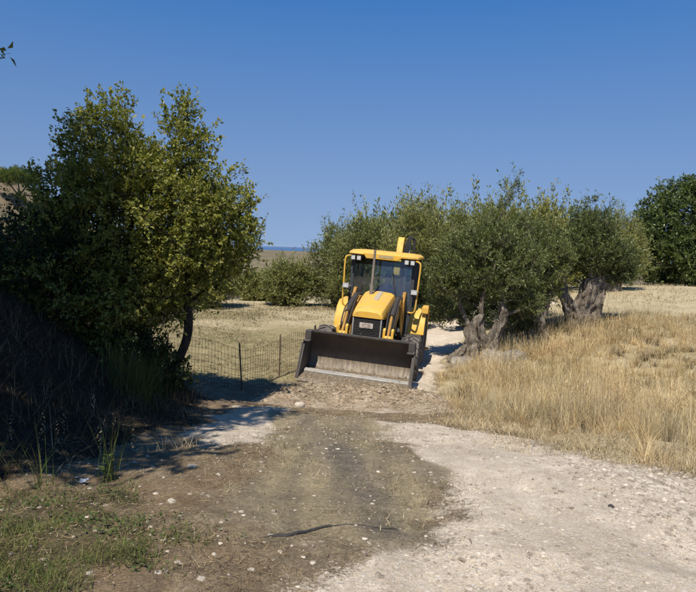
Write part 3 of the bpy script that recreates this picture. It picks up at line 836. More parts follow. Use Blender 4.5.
        if s < 0: continue
        g = Geo(); gbox(g, *sorted((s * 1.06, s * 1.22)), 3.16, 3.24, 1.40, 1.56); hard('marker_lamp', g, y, t, 0.012)
    g = Geo(); gbox(g, -.98, -.66, 2.05, 2.62, .48, .98); hard('fuel_tank', g, y, t, 0.03)
    g = Geo(); gbox(g, .66, .98, 2.10, 2.6, .48, .84); hard('battery_box', g, k, t, 0.02)
    # ---- backhoe folded upright at the rear
    g = Geo(); gbox(g, -1.12, 1.12, 4.72, 4.88, .42, .72); gbox(g, -1.12, 1.12, 4.72, 4.88, .90, 1.02); gbox(g, -.20, .30, 4.88, 5.10, .40, 1.10); hard('backhoe_frame', g, k, t, 0.012)
    for s in (-1, 1):
        g = Geo(); gbox(g, *sorted((s * .98, s * 1.14)), 4.89, 5.06, .25, 1.35); gbox(g, *sorted((s * .90, s * 1.22)), 4.82, 5.12, .20, .245); hard('stabiliser_leg', g, y, t, 0.012)
    bo = link('backhoe_boom', None, t)
    g = Geo(); gloft(g, [[(.02, yy - d, zz), (.20, yy - d, zz), (.20, yy + d, zz), (.02, yy + d, zz)] for yy, zz, d in ((5.05, .75, .12), (5.02, 1.5, .17), (5.05, 2.3, .17), (5.22, 2.98, .13), (5.30, 3.18, .10), (5.36, 3.30, .04))]); hard('boom_beam', g, y, bo, 0.015)
    g = Geo(); gloft(g, [[(.24, yy - d, zz), (.30, yy - d, zz), (.30, yy + d, zz), (.24, yy + d, zz)] for yy, zz, d in ((5.5, 3.28, .08), (5.62, 2.6, .14), (5.66, 1.7, .12), (5.6, .85, .09))]); gloft(g, [[(.06, yy - d, zz), (.235, yy - d, zz), (.235, yy + d, zz), (.06, yy + d, zz)] for yy, zz, d in ((5.5, 3.1, .08), (5.62, 2.6, .14), (5.66, 1.7, .12), (5.6, .85, .09))]); hard('dipper', g, M['grimy'], bo, 0.012)
    g = Geo(); tube(g, [(.37, 5.10, 2.0), (.37, 5.18, 2.85)], .055, 14); hard('ram_barrel', g, k, bo, 0)
    g = Geo(); tube(g, [(.37, 5.18, 2.85), (.37, 5.25, 3.16)], .032, 12); hard('ram_rod', g, M['steel'], bo, 0)
    g = Geo()
    for q in range(3): tube(g, curve_pts([(.26 + .03 * q, 5.12, 2.5), (.27 + .04 * q, 5.1, 3.05), (.36 + .03 * q, 5.15, 3.34 - .03 * q), (.47 + .02 * q, 5.22, 3.22), (.50 + .01 * q, 5.25, 2.6)], 28), .022, 8)
    hard('hydraulic_hose', g, M['hose'], bo, 0)
    g = Geo(); gprism(g, [(5.2, .70), (5.9, .70), (6.05, .45), (5.85, .22), (5.45, .25), (5.2, .45)], -.15, .40); hard('digging_bucket', g, k, bo, 0.02)
    return t

loader = build_loader()

# ------------------------------------------------------------------ driver, seated in the cab
def build_driver(machine):
    J = {'pelvis': (.04, 3.70, 1.40), 'waist': (.04, 3.74, 1.56), 'chest': (.04, 3.75, 1.80), 'neck': (.04, 3.73, 2.00), 'nape': (.04, 3.715, 2.08),
         'head': (.04, 3.70, 2.17), 'crown': (.04, 3.705, 2.26), 'shL': (-.16, 3.74, 1.93), 'elL': (-.24, 3.60, 1.68), 'wrL': (-.12, 3.36, 1.70), 'haL': (-.10, 3.29, 1.71),
         'shR': (.24, 3.74, 1.93), 'elR': (.32, 3.60, 1.68), 'wrR': (.20, 3.36, 1.70), 'haR': (.18, 3.29, 1.71),
         'hipL': (-.06, 3.68, 1.38), 'knL': (-.10, 3.28, 1.40), 'anL': (-.11, 3.20, .95), 'toL': (-.12, 3.06, .86), 'hipR': (.14, 3.68, 1.38), 'knR': (.18, 3.28, 1.40), 'anR': (.19, 3.20, .95), 'toR': (.20, 3.06, .86)}
    RAD = {'pelvis': (.16, .13), 'waist': (.15, .11), 'chest': (.17, .115), 'neck': (.075, .07), 'nape': (.058, .06), 'head': (.076, .092), 'crown': (.06, .072),
           'sh': (.068, .068), 'el': (.047, .047), 'wr': (.03, .03), 'ha': (.035, .02), 'hip': (.095, .09), 'kn': (.066, .066), 'an': (.045, .045), 'to': (.045, .035)}
    E = [('pelvis', 'waist'), ('waist', 'chest'), ('chest', 'neck'), ('neck', 'nape'), ('nape', 'head'), ('head', 'crown')]
    for s in 'LR': E += [('chest', 'sh' + s), ('sh' + s, 'el' + s), ('el' + s, 'wr' + s), ('wr' + s, 'ha' + s), ('pelvis', 'hip' + s), ('hip' + s, 'kn' + s), ('kn' + s, 'an' + s), ('an' + s, 'to' + s)]
    pos = dict(J); rad = {k: RAD.get(k) or RAD[k[:-1]] for k in J}
    for s, sx in (('L', -1), ('R', 1)):                 # five fingers closed round the wheel rim
        hx, hy, hz = J['ha' + s]
        for i in range(4):
            a = f'f{s}{i}'
            pos[a + 'a'] = (hx + (i - 1.5) * .019, hy - .045, hz + .012); pos[a + 'b'] = (hx + (i - 1.5) * .020, hy - .075, hz - .012 - .003 * abs(i - 1.5))
            pos[a + 'c'] = (hx + (i - 1.5) * .019, hy - .06, hz - .036)
            for q, r in (('a', .0095), ('b', .009), ('c', .008)): rad[a + q] = (r, r)
            E += [('ha' + s, a + 'a'), (a + 'a', a + 'b'), (a + 'b', a + 'c')]
        a = 't' + s
        pos[a + 'a'] = (hx - sx * .042, hy - .01, hz - .008); pos[a + 'b'] = (hx - sx * .045, hy - .045, hz - .026)
        for q in 'ab': rad[a + q] = (.010, .010)
        E += [('ha' + s, a + 'a'), (a + 'a', a + 'b')]
    pos['nose'] = (.04, 3.595, 2.165); rad['nose'] = (.014, .02); E.append(('head', 'nose'))
    names = list(pos); idx = {n: i for i, n in enumerate(names)}
    me = bpy.data.meshes.new('person'); me.from_pydata([pos[n] for n in names], [(idx[a], idx[b]) for a, b in E], [])
    tmp = bpy.data.objects.new('tmp', me); col.objects.link(tmp)
    tmp.modifiers.new('skin', 'SKIN').use_smooth_shade = True
    for n in names:
        sv = me.skin_vertices[0].data[idx[n]]; sv.radius = rad[n]; sv.use_root = (n == 'pelvis')
    ss = tmp.modifiers.new('sub', 'SUBSURF'); ss.levels = 2; ss.render_levels = 2
    bpy.context.view_layer.update()
    bme = bpy.data.meshes.new_from_object(tmp.evaluated_get(bpy.context.evaluated_depsgraph_get()))
    bpy.data.objects.remove(tmp)
    bme.materials.clear()
    for m in (plain('blue work shirt', (0.09, 0.16, 0.34), 0.9, 0.1, 0.2), plain('dark trousers', (0.05, 0.055, 0.07), 0.9, 0.1), plain('skin', (0.42, 0.24, 0.16), 0.55, 0.4, 0.08), plain('dark boots', (0.03, 0.025, 0.02), 0.7)):
        bme.materials.append(m)
    for p in bme.polygons:
        c = p.center; p.use_smooth = True
        if c.z > 2.02 or (c.y < 3.46 and 1.6 < c.z < 1.8): p.material_index = 2
        elif c.z > 1.49 or (c.y > 3.5 and c.z > 1.47): p.material_index = 0
        elif c.z < 1.0: p.material_index = 3
        else: p.material_index = 1
    d = link('person', bme)
    d.matrix_world = Matrix.Translation(machine.location) @ machine.rotation_quaternion.to_matrix().to_4x4()
    tag(d, 'driver in a blue shirt sitting at the wheel inside the yellow cab', 'person')
    g = Geo(); v, f = ico_arrays(3)
    keep = v[:, 2] > -0.15 - 0.55 * (v[:, 1] > -.2) * 1.0
    hv = v * np.array([.086, .108, .10]) * (1 + 0.05 * np.sin(v[:, :1] * 23) * np.sin(v[:, 2:] * 19)) + np.array([.04, 3.716, 2.205])
    fk = f[np.all((v[f][:, :, 2] > np.where(v[f][:, :, 1] < -.25, .28, -.45)), axis=1)]
    g.add(hv, fk); hard('hair', g, plain('dark hair', (0.025, 0.018, 0.013), 0.6), d, 0)
    for s in (-1, 1):
        g = Geo(); g.add(v * .012 + np.array([.04 + s * .033, 3.612, 2.185]), f); hard('eye', g, plain('eye', (0.06, 0.05, 0.05), 0.2), d, 0)
        g = Geo(); g.add(v * np.array([.011, .022, .034]) + np.array([.04 + s * .083, 3.71, 2.165]), f); hard('ear', g, bme.materials[2], d, 0)
    g = Geo(); g.add(v * np.array([.026, .008, .007]) + np.array([.04, 3.612, 2.118]), f); hard('mouth', g, plain('lips', (0.30, 0.13, 0.10), 0.5), d, 0)
    return d
build_driver(loader)

# ------------------------------------------------------------------ plants
M['oak_leaf'] = leaf_material('yellow-green oak leaf', [(0.115, 0.14, 0.03), (0.18, 0.20, 0.044), (0.245, 0.255, 0.058), (0.33, 0.32, 0.09)], 0.38, 0.42, 0.4)
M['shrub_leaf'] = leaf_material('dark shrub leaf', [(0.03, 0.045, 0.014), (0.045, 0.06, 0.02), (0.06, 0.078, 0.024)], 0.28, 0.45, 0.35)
M['olive_leaf'] = leaf_material('grey-green olive leaf', [(0.075, 0.105, 0.028), (0.12, 0.15, 0.043), (0.18, 0.205, 0.06), (0.28, 0.30, 0.13)], 0.33, 0.45, 0.4, (1.1, 1.15, 0.7))
M['olive_light'] = leaf_material('pale olive leaf', [(0.14, 0.16, 0.045), (0.21, 0.225, 0.065), (0.28, 0.285, 0.09), (0.37, 0.365, 0.16)], 0.35, 0.45, 0.4, (1.1, 1.15, 0.7))
M['carob_leaf'] = leaf_material('glossy carob leaf', [(0.045, 0.072, 0.02), (0.07, 0.108, 0.03), (0.105, 0.145, 0.044), (0.18, 0.22, 0.09)], 0.25, 0.4, 0.4)
M['pine_needle'] = leaf_material('pine needles', [(0.08, 0.12, 0.03), (0.12, 0.16, 0.04), (0.17, 0.20, 0.05)], 0.25, 0.6, 0.2)
M['oak_bark'] = bark_material('dark oak bark', (0.035, 0.028, 0.02), (0.075, 0.06, 0.045), (0.13, 0.11, 0.085), 14)
M['olive_bark'] = bark_material('grey olive bark', (0.06, 0.046, 0.034), (0.25, 0.205, 0.155), (0.50, 0.44, 0.36), 10)
M['twig'] = bark_material('twig bark', (0.06, 0.045, 0.03), (0.11, 0.09, 0.065), (0.17, 0.14, 0.11), 20)

def sample_lobes(lobes, n, rng, shell=0.45, mind=0.0):
    """points in a union of ellipsoids (cx, cy, cz, rx, ry, rz), denser towards the skin"""
    vol = np.array([l[3] * l[4] * l[5] for l in lobes]) ** 0.67; vol /= vol.sum()
    out = []
    tries = 0
    while len(out) < n and tries < n * 40:
        tries += 1
        l = lobes[rng.choice(len(lobes), p=vol)]
        d = rng.normal(size=3); d /= np.linalg.norm(d)
        r = 1 - (1 - shell) * rng.random() ** 1.3 if rng.random() < 0.75 else rng.random() ** 0.5
        p = np.array(l[:3]) + d * r * np.array(l[3:])
        if p[2] < 0.05: continue
        if mind and out:
            q = np.array(out)
            if np.min(((q - p) ** 2).sum(1)) < mind * mind: continue
        out.append(p)
    return np.array(out)

def skeleton(stems, targets, rng, step=0.28, wobble=0.05):
    pos = []; par = []
    for st in stems:
        p = curve_pts(st, max(6, 4 * len(st)))
        for i, q in enumerate(p):
            par.append(len(pos) - 1 if i else -1); pos.append(q)
    order = np.argsort([min(np.linalg.norm(np.array(pos) - t, axis=1)) for t in targets])
    ends = []
    for k in order:
        t = targets[k]; P = np.array(pos)
        d = np.linalg.norm(P - t, axis=1) + 1.2 * np.clip(P[:, 2] - t[2] + 0.15, 0, None)
        i = int(np.argmin(d)); a = P[i]
        m = max(1, int(np.linalg.norm(t - a) / step))
        sag = np.array([0, 0, 0.10 * np.linalg.norm(t - a)])
        prev = i
        for j in range(1, m + 1):
            u = j / m
            q = a + (t - a) * u + sag * (4 * u * (1 - u)) * 0.5
            if j < m: q = q + rng.normal(size=3) * wobble
            pos.append(q); par.append(prev); prev = len(pos) - 1
        ends.append(prev)
    return np.array(pos), np.array(par), ends

def branch_geo(g, pos, par, tip=0.005, base=None, power=2.2, sides=7):
    n = len(pos); ch = [[] for _ in range(n)]
    for i, p in enumerate(par):
        if p >= 0: ch[p].append(i)
    rad = np.zeros(n)
    for i in range(n - 1, -1, -1):
        rad[i] = tip if not ch[i] else (sum(rad[c] ** power for c in ch[i])) ** (1 / power)
    if base:
        m = rad.max(); rad = tip + (rad - tip) * (base - tip) / max(m - tip, 1e-6)
    stack = [i for i in range(n) if par[i] < 0]
    while stack:
        i = stack.pop(); chain = [i]
        if par[i] >= 0: chain = [par[i], i]
        while ch[chain[-1]]:
            c = sorted(ch[chain[-1]], key=lambda q: -rad[q])
            stack.extend(c[1:]); chain.append(c[0])
        if len(chain) > 1:
            rr = rad[chain].copy()
            if par[i] >= 0: rr[0] = rr[1]
            tube(g, pos[chain], rr, sides if rr.max() > .02 else 4, cap=False)

def foliage(gl, gt, centres, rng, r, twigs, per, L, W, up=0.35, out_from=None, jitter=0.35, spread=0.5, twig_r=0.0025, straight=0.0):
    N = len(centres) * twigs
    c = np.repeat(centres, twigs, 0)
    d = rng.normal(size=(N, 3))
    if out_from is not None:
        d = unit(d) + straight * unit(c - np.asarray(out_from))
    d = unit(d); d[:, 2] += up; d = unit(d)
    ln = r * rng.uniform(.55, 1.15, N)
    st = c + rng.normal(size=(N, 3)) * r * 0.18
    e = st + d * ln[:, None]
    prisms(gt, st, e, twig_r, twig_r * 0.5)
    t = rng.uniform(.15, 1.0, (N, per))
    p = st[:, None] + d[:, None] * (ln[:, None] * t)[..., None]
    p = p + rng.normal(size=p.shape) * r * 0.05
    ld = d[:, None] + rng.normal(size=p.shape) * spread * 1.6
    nm = rng.normal(size=p.shape) * jitter * 2 + np.array([0, -0.1, 1.0])
    k = N * per
    leaves(gl, p.reshape(k, 3), ld.reshape(k, 3), unit(nm.reshape(k, 3)), L * (sz := rng.lognormal(0, .28, k).clip(.45, 1.8)), W * sz * rng.uniform(.75, 1.2, k))

def make_tree(name, label, cat, loc, stems, lobes, n, r, twigs, per, L, W, leafm, barkm, seed, base_r, up=0.35, shell=0.45, mind=None,
              group=None, straight=0.3, extra=None, trunk_mesh=None, scale=1.0, spread=0.5, step=0.28, shoots=0, shoot_r=1.9):
    rng = np.random.default_rng(seed)
    root = thing(name, label, cat, loc, 0, group)
    pts = sample_lobes(lobes, n, rng, shell, mind if mind is not None else r * 0.45)
    if extra is not None: pts = np.vstack([pts, np.array(extra, float)])
    pos, par, ends = skeleton(stems, pts, rng, step)
    gt = Geo(); gl = Geo()
    branch_geo(gt, pos, par, 0.006, base_r)
    cen = np.mean(np.array([l[:3] for l in lobes]), axis=0)
    foliage(gl, gt, pts, rng, r, twigs, per, L, W, up, cen, straight=straight, spread=spread)
    if shoots:          # thin upright shoots above the crown
        hi = pts[np.argsort(-(pts[:, 2] + rng.normal(0, .25, len(pts)) * np.ptp(pts[:, 2])))[:shoots]]
        foliage(gl, gt, hi, rng, r * shoot_r, 3, 16, L, W, 2.2, cen, straight=.5, spread=.3)
    if trunk_mesh: trunk_mesh(gt, rng)
    link('trunk', gt.mesh(name + '_trunk', [barkm], smooth=True, sharp=60), root)
    link('crown', gl.mesh(name + '_crown', [leafm]), root)
    if scale != 1: root.scale = (scale,) * 3
    return root

def at_ground(x, y, dz=-0.05): return (x, y, gz(x, y) + dz)

# ---- big leafy tree on the bank, left of the fence
bl = at_ground(-3.12, 9.4, -.26)
make_tree('oak_tree', 'tall yellow-green leafy tree on the left bank beside the wire fence', 'tree', bl,
          [[(0.25, 0, 0), (0.42, 0.02, .55), (0.62, -.05, 1.1), (0.60, 0, 1.9), (0.72, .05, 2.9)], [(0, .05, 0), (-.1, .1, .8), (-.25, .1, 1.8), (-.35, .05, 3.0), (-.3, 0, 3.9)],
           [(-.2, -.05, 0), (-.75, -.1, .8), (-1.2, -.15, 1.5)]],
          [(-.7, 0, 3.55, .72, .7, .95), (.1, -.1, 2.9, 1.15, 1.0, .95), (.5, 0, 3.55, .48, .5, .9), (1.05, -.1, 2.75, .62, .8, .8), (.78, -.1, 2.2, .62, .75, .45), (-1.0, 0, 2.9, .8, .8, .85),
           (.22, -.1, 1.7, .5, .6, .45), (-.5, -.2, 1.75, 1.0, .9, .8), (-1.45, -.1, 1.8, .8, .9, .75), (-1.0, .1, 1.0, .8, .7, .6), (0, 0, 3.4, .7, .6, .6)],
          600, .31, 11, 17, .047, .031, M['oak_leaf'], M['oak_bark'], 3, .095, .3, .35, .19,
          shoots=60, shoot_r=1.3, extra=[(.50, 0, 4.62), (.55, .05, 4.4), (.46, 0, 4.2), (-.68, 0, 4.6), (-.42, .1, 4.5), (-1.0, .1, 4.4), (-1.3, 0, 3.95), (1.5, 0, 3.1), (1.55, .1, 2.6), (1.35, 0, 2.3)])
# ---- dark shrubs in the shade to its left
def shrub(x, y, lobes, n, seed, label, name='shrub', r=.26, L=.05, W=.028, leafm='shrub_leaf', tw=8, per=11, group=None, stems=None, base=.05):
    return make_tree(name, label, 'shrub', at_ground(x, y), stems or [[(0, 0, 0), (.05, 0, .4), (-.05, .05, .9)], [(.1, .05, 0), (.35, 0, .5)], [(-.1, 0, 0), (-.4, .05, .5)]],
                     lobes, n, r, tw, per, L, W, M[leafm], M['twig'], seed, base, .3, .4, group=group)
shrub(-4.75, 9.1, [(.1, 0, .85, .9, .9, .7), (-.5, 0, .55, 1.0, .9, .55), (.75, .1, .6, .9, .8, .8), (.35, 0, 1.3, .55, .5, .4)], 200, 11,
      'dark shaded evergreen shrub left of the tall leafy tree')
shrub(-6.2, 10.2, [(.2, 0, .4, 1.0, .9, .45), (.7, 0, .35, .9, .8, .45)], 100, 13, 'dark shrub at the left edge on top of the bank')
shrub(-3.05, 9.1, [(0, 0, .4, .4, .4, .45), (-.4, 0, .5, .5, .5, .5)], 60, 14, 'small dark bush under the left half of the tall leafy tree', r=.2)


shrub(-2.72, 9.25, [(0, 0, .35, .34, .35, .38), (-.25, 0, .45, .35, .4, .4)], 46, 17, 'small shaded bush hiding the foot of the leaning tree trunk by the fence', r=.2)
# ---- tall tree just outside the left edge; one leafy branch reaches into the picture
bt = at_ground(-5.6, 3.8)
make_tree('shade_tree', 'leafy branch hanging in at the top left corner of the picture', 'tree', bt,
          [[(0, 0, 0), (.05, 0, 1.6), (.1, .1, 3.4), (-.1, .2, 5.2), (-.2, .2, 6.6)], [(.08, .05, 2.4), (1.0, -.1, 3.3), (1.9, -.1, 3.9)], [(.1, .1, 2.6), (.4, 1.0, 3.2), (.3, 1.8, 3.4)]],
          [(1.9, -.3, 4.1, 1.3, 1.2, .8), (.3, .1, 4.7, 1.8, 1.5, 1.5), (-.3, .3, 6.7, 1.5, 1.4, 1.5), (2.6, .2, 4.9, .85, .8, .6), (-.9, 1.0, 4.1, 1.4, 1.3, 1.2), (.2, .9, 5.6, 1.3, 1.0, 1.2), (-1.2, .2, 5.6, 1.6, 1.4, 1.5), (1.9, -1.7, 3.5, 1.5, 1.0, .7), (.2, -1.5, 3.7, 1.6, 1.0, .9), (0, 1.2, 6.7, 1.6, 1.2, 1.3)],
          880, .42, 9, 18, .07, .048, M['oak_leaf'], M['oak_bark'], 21, .22, .2, .15, .24, step=.45, extra=[(1.88, 1.7, 1.95), (1.88, 1.7, 1.75), (1.90, 1.7, 1.58), (1.5, 1.5, 2.0)])

# ---- olive trees
def gnarled(path, radii, seed, flute=0.28, nseg=26, top_open=False):
    """old olive trunk: a lumpy, fluted column along a path"""
    def add(g, rng):
        r2 = np.random.default_rng(seed)
        p = curve_pts(path, 26); m = len(p)
        rad = np.interp(np.linspace(0, 1, m), np.linspace(0, 1, len(radii)), radii)
        th = np.arange(nseg) * 2 * math.pi / nseg
        ph = r2.uniform(0, 6.28, 4)
        rings = []
        for i in range(m):
            h = p[i][2]
            f = 1 + flute * (0.5 * np.sin(3 * th + ph[0] + h * 1.1) + 0.35 * np.sin(5 * th + ph[1] - h * 2.3) + 0.25 * np.sin(8 * th + ph[2] + h * 3.1))
            f = f + fbm(np.cos(th) * 2.2 + seed, np.sin(th) * 2.2 + h * 3.4, 1.3, 4, seed) * flute * 2.2
            rings.append(np.stack([p[i][0] + np.cos(th) * rad[i] * f, p[i][1] + np.sin(th) * rad[i] * f, np.full(nseg, h) + vnoise(np.cos(th) * 3 + i, np.sin(th) * 3, seed) * .06], -1))
        gloft(g, rings)
    return add

def many(*fs):
    def add(g, rng):
        for f in fs: f(g, rng)
    return add

olive_group = 'olive trees round the field'
def olive(x, y, h, w, label, seed, leafm='olive_leaf', n=150, low=True, tr=.16, lobes=None, extra=None, stems=None, trunk=None, L=.085, W=.024, r=None, tw=9, per=12, dz=-.08, name='olive_tree'):
    r = r or .17 * w
    n = int(n * 1.45); W = W * 1.15
    rr = random.Random(seed)
    lobes = lobes or ([(0, 0, h * .62, w * .40, w * .38, h * .36), (-w * .24, 0, h * .45, w * .30, w * .30, h * .32), (w * .25, .1, h * .48, w * .28, w * .3, h * .34), (rr.uniform(-.2, .2) * w, -.2, h * .75, w * .22, w * .25, h * .22)]
                      + ([(0, -.1, h * .24, w * .42, w * .38, h * .24)] if low else []))
    stems = stems or [[(0, 0, 0), (.05, 0, h * .2), (-.1, .05, h * .4)], [(.08, 0, 0), (w * .15, 0, h * .3), (w * .22, 0, h * .5)], [(-.08, 0, 0), (-w * .14, 0, h * .3), (-w * .22, .1, h * .5)]]
    return make_tree(name, label, 'tree', at_ground(x, y, dz), stems, lobes, n, r, tw, per, L, W, M[leafm], M['olive_bark'], seed, tr, .75, .35, group=olive_group,
                     extra=extra, trunk_mesh=trunk, straight=.6, spread=.35, step=.35, shoots=int(8 * h))

olive(-6.5, 27.5, 3.4, 2.6, 'leafy olive just right of the tall left tree, its shadow on the field', 31, 'olive_light', 130, L=.11, W=.035)
olive(-5.1, 34.0, 1.6, 2.6, 'low olive bush partly behind the leafy olive, left of the round one', 32, 'olive_light', 100, L=.12, W=.04)
olive(-3.05, 30.0, 2.15, 2.5, 'rounded olive bush standing alone at the field edge, under the sea horizon', 33, 'olive_light', 140, L=.11, W=.035)
olive(-.55, 30.5, 4.0, 3.2, 'bushy olive just left of the loader cab', 34, 'olive_light', 170, L=.11, W=.035)
olive(.75, 28.0, 4.4, 3.2, 'tall olive directly behind the loader cab', 35, 'olive_light', 160, L=.11, W=.035)
olive(2.95, 25.0, 5.0, 3.3, 'tall olive behind the raised digger arm, right of the cab', 36, 'olive_light', 180, L=.10, W=.032)
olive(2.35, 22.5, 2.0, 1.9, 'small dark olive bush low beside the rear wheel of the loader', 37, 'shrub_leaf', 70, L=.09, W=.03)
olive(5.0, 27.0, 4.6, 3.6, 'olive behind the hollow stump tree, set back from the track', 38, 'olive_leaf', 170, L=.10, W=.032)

olive(4.6, 21.5, 1.9, 2.0, 'low dark olive scrub added to deepen the shade behind the hollow stump', 39, 'shrub_leaf', 80, L=.09, W=.03)  # this bush and the next: dark fill for the shade beneath the olives
olive(6.6, 22.5, 2.2, 2.2, 'low dark olive scrub added to deepen the shade left of the forked trunk', 40, 'shrub_leaf', 80, L=.09, W=.03)

# hollow stump olive by the track
stump = many(gnarled([(-.30, 0, -.15), (-.24, 0, .25), (-.10, .02, .6), (-.02, .05, .85)], [.32, .22, .17, .07], 5, .42),
             gnarled([(.12, .05, -.15), (.10, .05, .35), (-.02, .03, .75), (-.05, .0, 1.15), (.06, 0, 1.36)], [.27, .22, .20, .15, .06], 7, .5),
             gnarled([(.5, .1, -.15), (.42, .1, .35), (.50, .1, .8), (.62, .08, 1.15), (.66, .08, 1.5), (.56, .05, 1.72)], [.23, .14, .12, .11, .10, .04], 9, .48),
             gnarled([(-.62, -.05, -.15), (-.50, -.02, .22), (-.34, 0, .5)], [.24, .18, .06], 13, .4))
olive(3.62, 16.3, 4.3, 3.0, 'old olive with a hollow pale stump trunk right beside the track', 41, 'olive_leaf', 260, False, .09,
      lobes=[(.15, .35, 2.3, 1.0, .8, .75), (-.75, .3, 2.3, .75, .7, .6), (.95, .3, 2.5, .85, .75, .8), (.3, .3, 3.1, .8, .6, .7), (-.4, .3, 2.9, .7, .6, .6), (1.3, .45, 1.7, .5, .5, .6), (-.9, .8, 1.35, .55, .4, .45)],
      stems=[[(.1, .08, .8), (.05, .1, 1.6), (.2, .2, 2.4)], [(.62, .1, 1.2), (.7, .15, 1.9), (.9, .2, 2.6)], [(-.1, .06, .7), (-.45, .15, 1.4), (-.7, .2, 2.0)]],
      extra=[(.60, .2, 4.75), (.66, .2, 4.55), (.55, .2, 4.3), (.86, .2, 4.7), (.5, .2, 4.05), (.2, .2, 4.0), (.0, .2, 3.75), (1.05, .2, 3.9), (1.35, .25, 3.7), (-.3, .2, 3.6)], trunk=stump, r=.32, tw=10, per=12, L=.075, W=.02)
olive(5.55, 18.0, 4.0, 2.8, 'dense olive between the hollow stump and the forked trunk', 42, 'olive_leaf', 230, False, .13,
      lobes=[(0, .2, 2.6, 1.15, .9, .8), (-.4, .2, 1.7, .8, .7, .7), (.15, .2, 1.9, .8, .7, .6), (-.2, .2, 3.2, .7, .6, .5), (-.3, .1, .85, .6, .5, .6)],
      extra=[(-.3, .2, 3.85), (.5, .2, 3.6), (.85, .2, 3.3), (-.6, .2, 3.65)], trunk=gnarled([(.25, 0, -.1), (.2, 0, .5), (.1, 0, 1.2), (.2, 0, 1.7)], [.30, .26, .24, .15], 21, .35), r=.33, tw=10, L=.08, W=.022)
fork = many(gnarled([(0, 0, -.15), (.02, 0, .3), (.10, .02, .75), (.20, .0, 1.25), (.30, 0, 1.7)], [.42, .33, .31, .26, .18], 31, .3),
            gnarled([(-.05, 0, .1), (-.22, 0, .55), (-.45, -.02, .98), (-.58, 0, 1.22), (-.50, 0, 1.45)], [.28, .22, .18, .15, .07], 33, .32),
            gnarled([(.42, .12, -.15), (.44, .12, .5), (.56, .12, 1.1), (.62, .12, 1.8)], [.28, .25, .24, .16], 35, .3))
olive(7.45, 19.2, 4.1, 2.9, 'old olive on a thick forked trunk standing in tall dry grass', 43, 'olive_leaf', 250, False, .10,
      lobes=[(.1, .2, 2.55, 1.05, .9, .75), (-.75, .2, 2.3, .7, .7, .6), (.95, .2, 2.3, .75, .7, .65), (.2, .2, 3.15, .7, .6, .55), (1.3, .3, 1.95, .5, .5, .5)],
      stems=[[(.3, 0, 1.6), (.25, .05, 2.2), (.2, .1, 2.8)], [(.62, .1, 1.6), (.8, .1, 2.1), (1.0, .15, 2.5)], [(-.5, 0, 1.4), (-.6, .05, 1.9), (-.7, .1, 2.3)]],
      extra=[(.1, .2, 3.95), (.35, .2, 4.1), (.3, .2, 3.75), (.75, .2, 3.7), (-.2, .2, 3.55), (1.1, .2, 3.35)], trunk=fork, r=.33, tw=10, L=.08, W=.022)
olive(13.0, 29.5, 3.6, 3.0, 'smaller pale olive between the forked trunk and the dark carob', 44, 'olive_light', 150, False, .16,
      trunk=gnarled([(.1, 0, -.1), (.05, 0, .5), (-.1, 0, 1.1), (.0, 0, 1.6)], [.42, .34, .32, .2], 41, .3), L=.10, W=.03)
olive(10.2, 31.0, 3.6, 3.0, 'olive seen through the gap behind the forked trunk', 45, 'olive_light', 120, True, .16, L=.11, W=.034)

# ---- carob at the right edge
cb = at_ground(21.9, 38.0)
make_tree('carob_tree', 'large dense dark green carob tree at the right edge of the field', 'tree', cb,
          [[(0, 0, 0), (.1, 0, 1.2), (0, 0, 2.6), (.2, 0, 4.5)], [(.2, 0, 0), (1.2, 0, 1.6), (2.2, 0, 3.2)], [(-.2, 0, 0), (-1.0, 0, 1.6), (-2.0, 0, 3.0)]],
          [(0, 0, 4.5, 3.6, 3.2, 2.6), (-2.2, -.4, 3.1, 2.2, 2.4, 2.0), (2.3, 0, 3.6, 2.6, 2.6, 2.4), (-1.2, -.6, 1.5, 3.2, 2.6, 1.5), (2.0, -.4, 1.6, 2.8, 2.6, 1.6), (.6, -.2, 6.2, 2.0, 1.8, 1.1)],
          950, .50, 9, 17, .115, .078, M['carob_leaf'], M['oak_bark'], 51, .35, .2, .66, .36, step=.6)

# ---- far left: pine on the brown hillside
px_, py_ = -46.3, 84.0
make_tree('pine_tree', 'umbrella-shaped pine on the far brown hillside at the left edge', 'tree', at_ground(px_, py_, -.2),
          [[(0, 0, 0), (.25, 0, 1.6), (.1, 0, 3.2), (0, 0, 4.2)], [(.2, 0, 1.8), (-1.2, 0, 3.6)], [(.2, 0, 2.0), (1.5, 0, 3.8)]],
          [(0, 0, 4.6, 3.0, 2.6, .9), (-1.6, 0, 4.3, 1.8, 1.8, .8), (1.6, 0, 4.3, 1.6, 1.6, .7), (.2, 0, 5.2, 1.6, 1.5, .6)],
          190, .55, 11, 16, .18, .035, M['pine_needle'], M['oak_bark'], 61, .10, .5, .4, .4, step=.7)

